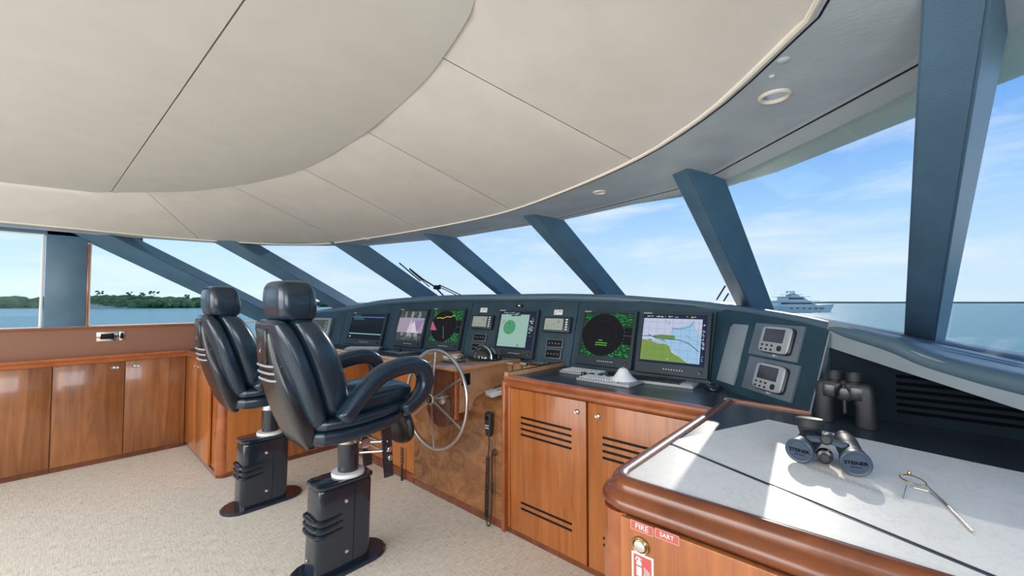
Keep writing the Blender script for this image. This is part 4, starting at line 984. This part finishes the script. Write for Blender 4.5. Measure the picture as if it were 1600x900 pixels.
t = thing('mouse_mat', 'pale rectangular mat under the mouse on the left console', 'mat', Z(625, 549, CT)); part('mat', t, M_lgrey, lambda bm: box(bm, Z(622, 549.5, CT) + V((0, 0, -.001)) + V((0, .03, 0)), (.30, .22, .003), .001))
bm = bmesh.new(); tube(bm, cat([Z(1122, 604, CT + .006), Z(1150, 607, CT + .006), Z(1175, 613, CT + .006), Z(1205, 624, CT + .006)], 6), .004, 6); tag(put('mouse_cable', bm, M_hard), 'thin black cable trailing from the starboard mouse along the dashboard', 'cable')

# ================================================================== CHART TABLE
t = thing('chart_table', 'chart table cabinet with thick glossy cherry edge, nearest the camera', 'table', (-.05, 1.4, 0))
YT = .985; XT = -.515
part('tabletop', t, M_counter, lambda bm: prism(bm, [(XT - .01, YT - .01, .965), (.5, YT - .01, .965), (.5, 2.11, .965), (-.2, 2.11, .965), (-.2, 2.065, .965), (XT - .01, 2.085, .965)], (0, 0, .033)))
BIG = [(-.012, 1.003 - 1), (-.004, .0075), (.010, .010), (.022, .006), (.030, -.006), (.031, -.016), (.036, -.020), (.048, -.028), (.055, -.040), (.055, -.052), (.046, -.062), (.030, -.066), (-.012, -.066)]
BIG = [(o, h) for o, h in BIG]
bm = bmesh.new(); sweep(bm, rounded([V((XT, 2.075, .998)), V((XT, YT, .998)), V((.5, YT, .998))], .05, 8)[::-1][::-1], [(-o, h) for o, h in BIG] if 0 else BIG); 
put('edge_moulding', bm, M_edge, t, smooth=50)
part('back_rail', t, M_trimw, lambda bm: prism(bm, [(XT - .03, 2.075, .96), (XT - .03, 2.10, .96), (-.215, 2.08, .96), (-.215, 2.055, .96)], (0, 0, .046)))
part('corner_post', t, M_trimw, lambda bm: lathe(bm, [(.05, .0), (.05, .935)], Matrix.Translation((-.497, .985, 0)), 28))
pbox('body', t, M_door, (0.02, 1.50, .47), (1.0, 1.05, .93))
d = part('door', t, M_door, lambda bm: box(bm, (.02, .938, .475), (1.0, .022, .915), .003))
pbox('shadow_gap', t, M_black, (.01, .952, .938), (.98, .02, .022))
pbox('stile', t, M_trimw, (-.492, .955, .47), (.012, .03, .93), .002)
hc = V((-.428, .926, .883)); HM = frame(hc, (0, -1, 0), (1, 0, 0))
h = part('handle', d, M_brass, lambda bm: lathe(bm, [(.017, .0005), (.0175, .004), (.020, .005), (.0215, .002), (.0215, 0)], HM @ Matrix.Diagonal((1.0, .92, 1, 1)), 32), label='oval polished ring pull')
part('latch', h, M_chrome, lambda bm: lathe(bm, [(.0165, .0), (.0165, .003), (.013, .008), (.001, .0095)], HM @ Matrix.Diagonal((1.0, .9, 1, 1)), 28))
def sign(px0, px1, s, lb, sz):
    a = P(*px0, (0, .9265, 0), (0, 1, 0)); b = P(*px1, (0, .9265, 0), (0, 1, 0)); c = (a + b) / 2; M = frame(c, (0, -1, 0), (1, 0, 0)); w_ = abs(b.x - a.x); h_ = .021
    t = thing('sign', lb, 'sign', M=M, group=None); pr = Print(M, w_, h_); pr.rect(0, 0, 1, 1, (.70, .55, .50)); pr.rect(.015, .04, .985, .96, (.50, .10, .075)); pr.build('sticker', M_print, t)
    text('lettering', t, M_wtext, s, M @ Matrix.Translation((0, 0, .0006)), sz, depth=.0001)
sign((985.5, 819), (1020.5, 831), 'FIRE', 'red sticker reading FIRE on the chart table door', .018)
sign((1023.5, 832.5), (1061, 845), 'SART', 'red sticker reading SART beside the FIRE sticker', .014)
M = frame((-.425, .9265, .823), (0, -1, 0), (1, 0, 0)); c = (P(987, 860, (0, .9265, 0), (0, 1, 0)) + P(1021, 873, (0, .9265, 0), (0, 1, 0))) / 2
w_ = .053; h_ = .07; M = frame(c + V((0, 0, -h_ / 2)), (0, -1, 0), (1, 0, 0))
t2 = thing('extinguisher_sign', 'white bordered red fire extinguisher pictogram under the round latch', 'sign', M=M)
pr = Print(M, w_, h_); WH = (.78, .74, .70); RD = (.55, .09, .08); pr.rect(0, 0, 1, 1, WH); pr.rect(.09, .07, .91, .93, RD)
pr.rect(.22, .25, .46, .68, WH); pr.disc(.34, .68, .12, WH); pr.rect(.30, .74, .38, .84, WH); pr.line([(.34, .84), (.24, .86), (.18, .74)], .025, WH); pr.line([(.30, .86), (.48, .80)], .02, WH); pr.rect(.22, .55, .46, .60, RD)
for k in range(3): pr.line([(.56 + .09 * k, .30), (.62 + .09 * k, .42), (.60 + .09 * k, .60 - .04 * k)], .018, WH)
for k in range(3): pr.line([(.56 + .09 * k, .14), (.66 + .07 * k, .22), (.68 + .06 * k, .30)], .015, WH)
pr.build('sticker', M_print, t2)
# charts
def sheet(name, pts, label, z, th=.0012, wav=.0):
    pts = [V((p[0], p[1], z)) for p in pts]; bm = bmesh.new(); n = 14; rows = []
    for j in range(n + 1):
        row = []
        for i in range(n + 1):
            a = pts[0].lerp(pts[1], i / n); b = pts[3].lerp(pts[2], i / n); p = a.lerp(b, j / n)
            p.z += wav * max(0, noise.noise(p * 7)) * 2; row.append(p)
        rows.append(row)
    grid(bm, rows); grid(bm, [[p - V((0, 0, th)) for p in r] for r in rows]); o = put(name, bm, M_paper, smooth=60); tag(o, label, 'chart'); return o
q = lambda x, y: tuple(Z(x, y, .999)[:2])
e0 = q(1042, 690); e1 = q(1474, 866); e2 = q(1474, 713); e3 = q(1200, 656)
dx = (e1[0] - e0[0], e1[1] - e0[1]); ext = .6
E1 = (e1[0] + dx[0] * ext, e1[1] + dx[1] * ext); d2 = (e2[0] - e3[0], e2[1] - e3[1]); E2 = (e2[0] + d2[0] * ext, e2[1] + d2[1] * ext)
E2 = (min(E2[0], .48), E2[1]); tt = (YT + .008 - e0[1]) / dx[1]; E1 = (e0[0] + dx[0] * tt, YT + .008)
sheet('paper_chart', [e0, E1, E2, e3], 'large pale nautical chart under the lying binoculars', 1.0, wav=.0015)
f0 = q(970, 741); f1 = q(1037, 697); g1 = q(1474, 874)
ed = V((E1[0] - e0[0], E1[1] - e0[1], 0)).normalized(); on_ = V((ed.y, -ed.x, 0)) * .015; slope = ed.y / ed.x; f1 = (e0[0] + on_.x, e0[1] + on_.y); f1 = (XT + .005, f1[1] + slope * (XT + .005 - f1[0]))
sheet('plotting_sheet', [(XT + .005, YT + .006), (f1[0] + (YT + .009 - f1[1]) / slope, YT + .006), (f1[0] + (YT + .009 - f1[1]) / slope, YT + .009), (XT + .005, f1[1])], 'plain white sheet along the front edge of the chart table', .9995)
# faint printed lines on the chart
cp = Matrix.Translation((0, 0, 1.0025))
t = bpy.data.objects['paper_chart']; 
pr = Print(frame((0, 0, 1.0035), (0, 0, 1), (1, 0, 0)), 1, 1)
for k in range(16):
    x = -.17 + k * .012; y = 1.40 - k * .006; pr.line([(x + .5, y + .5), (x + .5 + .02, y + .5 - .035)], .0006, (.10, .12, .14))
for k in range(7):
    x0 = random.uniform(-.3, .3); y0 = random.uniform(1.45, 1.7); pts = [(x0 + .5 + j * .03, y0 + .5 + .02 * noise.noise(V((j * .5, k, 0)))) for j in range(5)]
    pr.line(pts, .0004, (.50, .53, .55))
pr.build('chart_lines', M_print, t)

# ---- binoculars, lying
def bino_lying():
    c1, c2 = P(1249, 697, (0, 1.40, 0), (0, 1, 0)), P(1337, 717, (0, 1.385, 0), (0, 1, 0))
    t = thing('binoculars', 'rubber-armoured binoculars lying on the chart with capped front lenses', 'binoculars', ((c1 + c2) / 2).x and V(((c1.x + c2.x) / 2, 1.45, 1.003)))
    r = .032; c1.z = 1.003 + r; c2.z = 1.003 + r + .001
    d1 = V((.15, 1, .12)).normalized(); d2 = V((-.22, 1, .15)).normalized()
    n1 = V((-.30, -1, .02)).normalized(); n2 = V((.28, -1, .06)).normalized()
    for (c, dr, s, nn) in ((c1, d1, 1, n1), (c2, d2, -1, n2)):
        M = frame(c, -dr, (1, 0, 0))
        part('barrel', t, M_rubber, lambda bm: lathe(bm, [(.0, 0.0), (r * .95, 0), (r, -.01), (r * .96, -.03), (r * .8, -.06), (r * .86, -.075), (r * .86, -.12), (r * .6, -.128), (r * .55, -.15)], M, 28), smooth=50)
        part('lens_cap', t, M_cap, lambda bm: lathe(bm, [(r * 1.02, -.012), (r * 1.08, -.004), (r * 1.06, .004), (r * .98, .006), (r * .92, .0045), (r * .78, .004), (r * .75, .0025), (.001, .0025)], M, 36), smooth=40)
        text('lettering', t, M_dtext, 'STEINER', M @ Matrix.Translation((0, .001, .0032)), r * .40, depth=.0002, bold=.0004)
        text('lettering', t, M_dtext, 'GERMANY', M @ Matrix.Translation((0, -r * .32, .0030)), r * .17, depth=.0002)
    h = (c1 + d1 * .06 + c2 + d2 * .06) / 2 + V((0, -.02, .026))
    part('bridge', t, M_cap, lambda bm: [tube(bm, [c1 + d1 * .03 + V((.01, 0, .026)), h, c2 + d2 * .03 + V((-.01, 0, .026))], .010, 10, flat=.6)])
    part('hinge', t, M_rubber, lambda bm: lathe(bm, [(.014, -.05), (.014, .012), (.010, .015), (.001, .015)], frame(h + V((0, 0, .002)), (0, -1, .12)), 20))
    e = c1 + d1 * .115 + V((-.005, 0.01, .020))
    part('eyecup', t, M_rubber, lambda bm: lathe(bm, [(.024, -.02), (.030, 0), (.031, .006), (.035, .008), (.036, .030), (.032, .033), (.026, .031), (.001, .031)], frame(e, (0, .1, 1)), 28))
    e = c2 + d2 * .13
    part('eyecup', t, M_rubber, lambda bm: lathe(bm, [(.018, -.02), (.022, .0), (.022, .02), (.001, .018)], frame(e, d2), 24))
    part('focus_knob', t, M_hard, lambda bm: lathe(bm, [(.020, -.02), (.018, .004), (.011, .006), (.010, .012), (.001, .012)], frame(c1 + V((.055, .015, -.008)), (.1, -1, .05)), 20))
    return t
bino_lying()
# ---- binoculars, standing upright in the recess
def bino_standing():
    b = V((-.105, 1.965, 1.0)); t = thing('binoculars', 'black prism binoculars standing upright at the back of the chart table', 'binoculars', b)
    u = V((.97, -.20, 0)).normalized(); f = V((-u.y, u.x, 0)) * -1
    B = Matrix.Translation(b) @ Matrix((u, -f, V((0, 0, 1)))).transposed().to_4x4()
    for s in (-1, 1):
        part('barrel', t, M_rubber, lambda bm: loft(bm, [superring(B @ V((s * x, 0, z)), rx, ry, ex_, 28, u, -f) for z, x, rx, ry, ex_ in ((0, .062, .029, .030, 2.4), (.01, .062, .030, .031, 2.4), (.07, .061, .029, .030, 2.6), (.10, .058, .030, .030, 3.2), (.125, .050, .037, .030, 4), (.146, .041, .041, .029, 4.5), (.154, .038, .034, .024, 4), (.155, .038, .02, .016, 3))]), smooth=50)
        part('prism_cover', t, M_hard, lambda bm: box(bm, (s * .040, -.022, .120), (.040, .020, .050), .006, B))
        part('eyecup', t, M_rubber, lambda bm: lathe(bm, [(.018, .148), (.018, .158), (.022, .162), (.024, .190), (.020, .190), (.018, .180), (.001, .180)], B @ Matrix.Translation((s * .029, 0, 0)), 24))
    part('focus_wheel', t, M_hard, lambda bm: lathe(bm, [(.008, .04), (.008, .13), (.014, .132), (.016, .155), (.013, .160), (.001, .161)], B, 20))
    part('bridge', t, M_hard, lambda bm: box(bm, (0, 0, .11), (.05, .018, .05), .006, B))
    for k in range(4): part('rib', t, M_rubber, lambda bm: box(bm, (.034 + k * .006 - .008, -.0155 , .118), (.0025, .004, .040), .001, B @ Matrix.Rotation(-.35, 4, 'Y') @ Matrix.Translation((-.045, 0, .015))))
    text('lettering', t, M_gold, '7 X 50', frame(B @ V((.024, -.0165, .117)), f, u) @ Matrix.Rotation(1.15, 4, 'Z'), .010)
bino_standing()
# ---- brass dividers
def dividers():
    p = lambda x, y, z: P(x, y, (0, 0, z), (0, 0, 1))
    t = thing('dividers', 'brass-coloured chart dividers with a looped head beside the lying binoculars', 'dividers', Z(1440, 755, 1.002))
    L = cat([p(1408, 742, 1.012), p(1425, 743, 1.02), p(1444, 752, 1.018), p(1447, 759, 1.012), p(1436, 758, 1.010), p(1418, 752, 1.012), p(1407, 746, 1.012)], 5, True)
    part('loop', t, M_brass, lambda bm: tube(bm, L, .0016, 8, closed=True))
    part('arm', t, M_brass, lambda bm: tube(bm, [p(1447, 758, 1.012), p(1474, 783, 1.004), p(1520, 830, 1.003)], .0015, 8))
    part('arm', t, M_steel, lambda bm: tube(bm, [p(1428, 762, 1.004), p(1452, 768, 1.004), p(1474, 786, 1.003), p(1520, 833, 1.003)], .0013, 8))
    part('point', t, M_steel, lambda bm: tube(bm, [p(1436, 760, 1.01), p(1417, 759, 1.012), p(1411, 779, 1.001)], [.0015, .0018, .0008], 8))
    part('pivot', t, M_brass, lambda bm: lathe(bm, [(.004, 0), (.0045, .003), (.003, .007), (.001, .008)], Matrix.Translation(p(1421, 741, 1.02)), 14))
dividers()

# ================================================================== WIPERS
def gl(q, px, py, off=.03):
    a, b = GT[q], GT[q + 1]; N = (b - a).cross(D).normalized(); N = N if N.y > 0 else -N
    return P(px, py, a + N * off, N)
t = thing('windscreen_wiper', 'black windscreen wiper resting outside the glass left of centre', 'wiper', gl(2, 690, 460))
part('arm', t, M_black, lambda bm: tube(bm, [gl(2, 694, 463), gl(2, 678, 447), gl(2, 660, 436), gl(2, 640, 420)], .010, 6))
part('blade', t, M_black, lambda bm: tube(bm, [gl(2, 624, 411, .02), gl(2, 657, 439, .02)], .008, 6))
part('blade_support', t, M_black, lambda bm: tube(bm, [gl(2, 640, 421), gl(2, 671, 448)], .006, 6))
part('pivot', t, M_black, lambda bm: box(bm, gl(2, 683, 449), (.07, .07, .05), .01))
t = thing('windscreen_wiper', 'black wiper arm folded down just right of the first wiper', 'wiper', gl(2, 700, 455))
part('arm', t, M_black, lambda bm: tube(bm, [gl(2, 686, 445), gl(2, 699, 451), gl(2, 721, 461.5)], .007, 6))
part('blade', t, M_black, lambda bm: tube(bm, [gl(2, 688, 449), gl(2, 716, 462.5)], .006, 6))
t = thing('windscreen_wiper', 'black wiper standing behind the thick pillar right of centre', 'wiper', gl(4, 1130, 465))
part('arm', t, M_black, lambda bm: tube(bm, [gl(4, 1120, 468), gl(4, 1133, 447)], .006, 6))
part('blade', t, M_black, lambda bm: tube(bm, [gl(4, 1131, 470), gl(4, 1138, 459)], .006, 6))

# ================================================================== HELM CHAIRS
def yz(x, pts): return [V((x, y, z)) for y, z in pts]
def make_chair(label, loc, rz=0, group='helm chairs', lean=0.0):
    t = thing('helm_chair', label, 'chair', loc, rz, group); L = dict(local=True)
    # foot: plate, ribbed pedestal box, cap, column
    def stad(hx, y0, y1, z, rr=None, n=9, ex=1):
        pts = []; r = hx
        for k in range(n): a = PI + PI * k / (n - 1); pts.append(V((r * math.cos(a), y0 + r * ex + r * ex * math.sin(a), z)))
        for k in range(n): a = PI * k / (n - 1); pts.append(V((r * math.cos(a), y1 - r * ex + r * ex * math.sin(a), z)))
        return pts
    part('floor_plate', t, M_ped, lambda bm: loft(bm, [stad(.125, -.26, .27, 0), stad(.125, -.26, .27, .010), stad(.115, -.25, .26, .018)]), **L)
    def pedbox(bm):
        R = []
        def ring(z, g=0, hx=.085):
            f = .012 * (z / .46)
            return superring((0, -.01 + f, z), hx + g, .155 + g - f * .3, 7, 40)
        R.append(ring(.016)); R.append(ring(.20))
        for zz in (.205, .235, .265):
            pass
        R += [ring(.30), ring(.44), ring(.452, -.004)]
        loft(bm, R)
    pb = part('pedestal', t, M_ped, pedbox, **L)
    for zz in (.225, .262, .299):
        def rib(bm):
            pts = []
            for k in range(25):
                u = -1 + 2 * k / 24; a = u * PI / 2
                x = .088 * math.sin(a) if abs(u) < .6 else math.copysign(.088, u); 
            path = [V((-.087, -.02, zz + .012)), V((-.089, -.09, zz + .004)), V((-.086, -.145, zz)), V((-.06, -.167, zz)), V((0, -.170, zz)), V((.06, -.167, zz)), V((.086, -.145, zz)), V((.089, -.09, zz + .004)), V((.087, -.02, zz + .012))]
            tube(bm, cat(path, 3), [.0015 + .0085 * math.sin(PI * k / 24) ** .5 if 0 < k < 24 else .001 for k in range(25)], 8)
        part('rib', t, M_ped, rib, **L)
    part('cover_seam', t, M_black, lambda bm: tube(bm, [V((.0858, .035, .02)), V((.0862, .045, .445))], .0012, 4), **L)
    for (y, z) in ((-.005, .37), (.0, .10)): part('screw', t, M_chrome, lambda bm: lathe(bm, [(.010, 0), (.010, .003), (.007, .005), (.001, .005)], frame((.0855, y, z), (1, 0, 0)), 14), **L)
    part('screw', t, M_chrome, lambda bm: lathe(bm, [(.010, 0), (.010, .003), (.007, .005), (.001, .005)], frame((-.02, -.166, .08), (0, -1, 0)), 14), **L)
    part('cap', t, M_ped, lambda bm: loft(bm, [superring((0, .002, .455), .082, .150, 6, 36), superring((0, .002, .462), .092, .160, 6, 36), superring((0, .002, .476), .092, .160, 6, 36), superring((0, .002, .481), .086, .154, 6, 36)]), **L)
    part('collar', t, M_whitep, lambda bm: lathe(bm, [(.088, .481), (.090, .490), (.086, .500), (.06, .503)], Matrix.Translation((0, .045, 0)), 32), **L)
    part('column', t, M_ped, lambda bm: lathe(bm, [(.056, .50), (.056, .66)], Matrix.Translation((0, .045, 0)), 32), **L)
    part('clamp', t, M_steel, lambda bm: lathe(bm, [(.056, .655), (.064, .66), (.064, .70), (.058, .712)], Matrix.Translation((0, .045, 0)), 32), **L)
    k = part('height_knob', t, M_chrome, lambda bm: (lathe(bm, [(.026, 0), (.028, .006), (.026, .012), (.001, .013)], frame((.085, .10, .655), (1, -.2, 0)), 24), tube(bm, [V((.03, .08, .66)), V((.09, .10, .655))], .007, 8)), **L)
    part('knob_emblem', k, simple('blue_print', (.05, .12, .45), .4), lambda bm: tube(bm, [V((.0995, .097 + x, .655 + z)) for x, z in ((-.008, .010), (.008, .012), (-.004, .0), (.008, -.006), (-.006, -.014))], .0020, 5), **L)
    # underseat tray
    def tray(bm):
        R = []
        for y, zb, zt, hx in ((-.23, .74, .80, .15), (-.20, .715, .81, .21), (-.05, .715, .815, .245), (.12, .735, .825, .25), (.24, .765, .84, .235), (.29, .80, .85, .20)):
            R.append(superring((0, y, (zb + zt) / 2), hx, (zt - zb) / 2, 4, 28, V((1, 0, 0)), V((0, 0, 1))))
        loft(bm, R)
    part('seat_tray', t, M_leather, tray, sub=1, **L)
    def lip(bm):
        R = []
        for y, zc, h, hx in ((-.22, .83, .025, .17), (-.20, .832, .035, .225), (-.05, .835, .035, .262), (.12, .848, .033, .268), (.26, .868, .03, .25), (.31, .878, .022, .20)):
            R.append(superring((0, y, zc), hx, h, 4, 28, V((1, 0, 0)), V((0, 0, 1))))
        loft(bm, R)
    part('seat_base', t, M_leather, lip, sub=1, **L)
    def cushion(bm):
        R = []
        for y, zc, h, hx in ((-.12, .90, .05, .18), (-.08, .905, .06, .215), (.10, .91, .065, .225), (.26, .925, .06, .225), (.32, .93, .05, .21), (.345, .925, .025, .18)):
            R.append(superring((0, y, zc), hx, h, 4, 28, V((1, 0, 0)), V((0, 0, 1))))
        loft(bm, R)
    part('seat_cushion', t, M_leather, cushion, sub=1, **L)
    # backrest: front pad, padded rim behind it, hard spine
    def pad(bm):
        R = []
        for z, y, d_, hx in ((.84, -.09, .06, .17), (.88, -.10, .085, .215), (1.0, -.135, .098, .238), (1.12, -.165, .100, .238), (1.22, -.20, .096, .23), (1.30, -.235, .085, .21), (1.35, -.26, .070, .18), (1.37, -.27, .04, .14)):
            R.append(superring((0, y, z), hx, d_, 3.2, 28))
        loft(bm, R)
    part('back_cushion', t, M_leather, pad, sub=1, **L)
    def rim(bm):
        R = []
        for z, y, d_, hx in ((.79, -.17, .04, .16), (.83, -.19, .06, .205), (.95, -.235, .062, .245), (1.08, -.275, .060, .245), (1.20, -.315, .058, .232), (1.29, -.345, .054, .205), (1.345, -.365, .046, .17), (1.366, -.37, .025, .12)):
            R.append(superring((0, y, z), hx, d_, 3.0, 28))
        loft(bm, R)
    part('back_bolster', t, M_leather, rim, sub=1, **L)
    def spine(bm):
        R = []
        for z, y, d_, hx in ((.69, -.200, .012, .10), (.72, -.215, .035, .15), (.84, -.250, .055, .185), (1.0, -.300, .062, .17), (1.12, -.335, .056, .13), (1.22, -.355, .050, .10), (1.30, -.365, .045, .085), (1.335, -.365, .028, .065)):
            R.append(superring((0, y, z), hx, d_, 5, 28))
        loft(bm, R)
    sp_ = part('back_shell', t, M_hard, spine, sub=1, smooth=60, **L)
    part('shell_plate', t, M_hard, lambda bm: box(bm, (0, -.400, 1.235), (.125, .024, .17), .008, Matrix.Translation((0, -.400, 1.235)) @ Matrix.Rotation(.06, 4, 'X') @ Matrix.Translation((0, .400, -1.235))), **L)
    part('plate_emblem', t, M_steel, lambda bm: tube(bm, [V((x, -.413, z)) for x, z in ((.006, 1.25), (-.010, 1.235), (.008, 1.225), (-.006, 1.21), (.006, 1.20))], .0018, 5), **L)
    for q, z in enumerate((1.14, 1.105, 1.07)):
        part('shell_rib', t, M_sil, lambda bm: tube(bm, cat([V((-.12, -.355, z)), V((-.085, -.396 + q * .004, z)), V((0, -.404 + q * .005, z)), V((.085, -.396 + q * .004, z)), V((.12, -.355, z))], 4), .006, 6), label='bright ridge across the shell', **L)
    def head(bm):
        R = []
        for z, y, d_, hx in ((1.352, -.275, .06, .11), (1.360, -.275, .088, .140), (1.41, -.28, .098, .150), (1.47, -.285, .096, .149), (1.525, -.29, .088, .142), (1.552, -.295, .070, .122), (1.560, -.295, .035, .08)):
            R.append(superring((0, y, z), hx, d_, 4.6, 32))
        loft(bm, R)
    h = part('headrest', t, M_leather, head, sub=1, **L)
    part('stitching', h, M_rubber, lambda bm: tube(bm, [V((x, -.405 + abs(x) * 0, z)) for x, z in ()] or [V((.1505, -.23, 1.38)), V((.151, -.235, 1.45)), V((.145, -.24, 1.52))], .0015, 4), **L)
    # padded loop armrests
    for s in (-1, 1):
        pts = [(-.13, .865), (-.08, .915), (.0, 1.00), (.08, 1.06), (.18, 1.088), (.28, 1.092), (.345, 1.065), (.372, 1.00), (.35, .935), (.29, .880), (.22, .845)]
        path = cat([V((s * .272, y, z)) for y, z in pts], 4); rings = []
        for k, p in enumerate(path):
            tg = (path[min(k + 1, len(path) - 1)] - path[max(0, k - 1)]).normalized(); nn = tg.cross(V((1, 0, 0)))
            u = k / (len(path) - 1); th = .034 + .014 * math.sin(PI * min(1, u * 1.1)) ** .7 if u < .9 else .036
            rings.append(superring(p, .046 if 0 < k < len(path) - 1 else .03, th, 3.2, 18, V((1, 0, 0)), nn))
        part('armrest', t, M_leather, lambda bm: loft(bm, rings), smooth=80, **L)
    # footrest bracket
    for s in (-1, 1):
        part('bracket', t, M_ped, lambda bm: loft(bm, [[V((s * .12 + e, y0, z)), V((s * .12 + e + .012, y0, z)), V((s * .12 + e + .012, y1, z)), V((s * .12 + e, y1, z))] for e, y0, y1, z in ((0, .17, .23, .78), (0, .185, .245, .60), (0, .20, .255, .44))]), smooth=0, **L)
        for z in (.60, .55): part('bracket_knob', t, M_steel, lambda bm: lathe(bm, [(.016, 0), (.017, .008), (.013, .012), (.001, .012)], frame((s * .12 + .014, .225 + (.60 - z) * .1, z), (1, 0, 0)), 16), **L)
    for z, r in ((.655, .009), (.61, .009)): part('rod', t, M_steel, lambda bm: tube(bm, [V((-.12, .215, z - .03)), V((.12, .215, z - .03))], r, 8), **L)
    for z in (.655, .60): part('rod', t, M_steel, lambda bm: tube(bm, [V((.06, .08, z)), V((.128, .215, z - .01))], .007, 8), **L)
    part('footrest', t, M_hard, lambda bm: lathe(bm, [(.02, .012), (.10, .0), (.120, -.012), (.132, .0), (.132, .02), (.12, .03), (.001, .035)], frame((0, .345, .70), (0, 1, .15), (1, 0, 0)) @ Matrix.Diagonal((1.35, 1, 1, 1)), 36), **L)
    return t
make_chair('navy leather helm chair in front, nearest the steering wheel, on a ribbed pedestal', (-2.268, 1.09, 0))
make_chair('navy leather helm chair behind and left of the nearer one', (-3.385, 1.045, 0), 0)
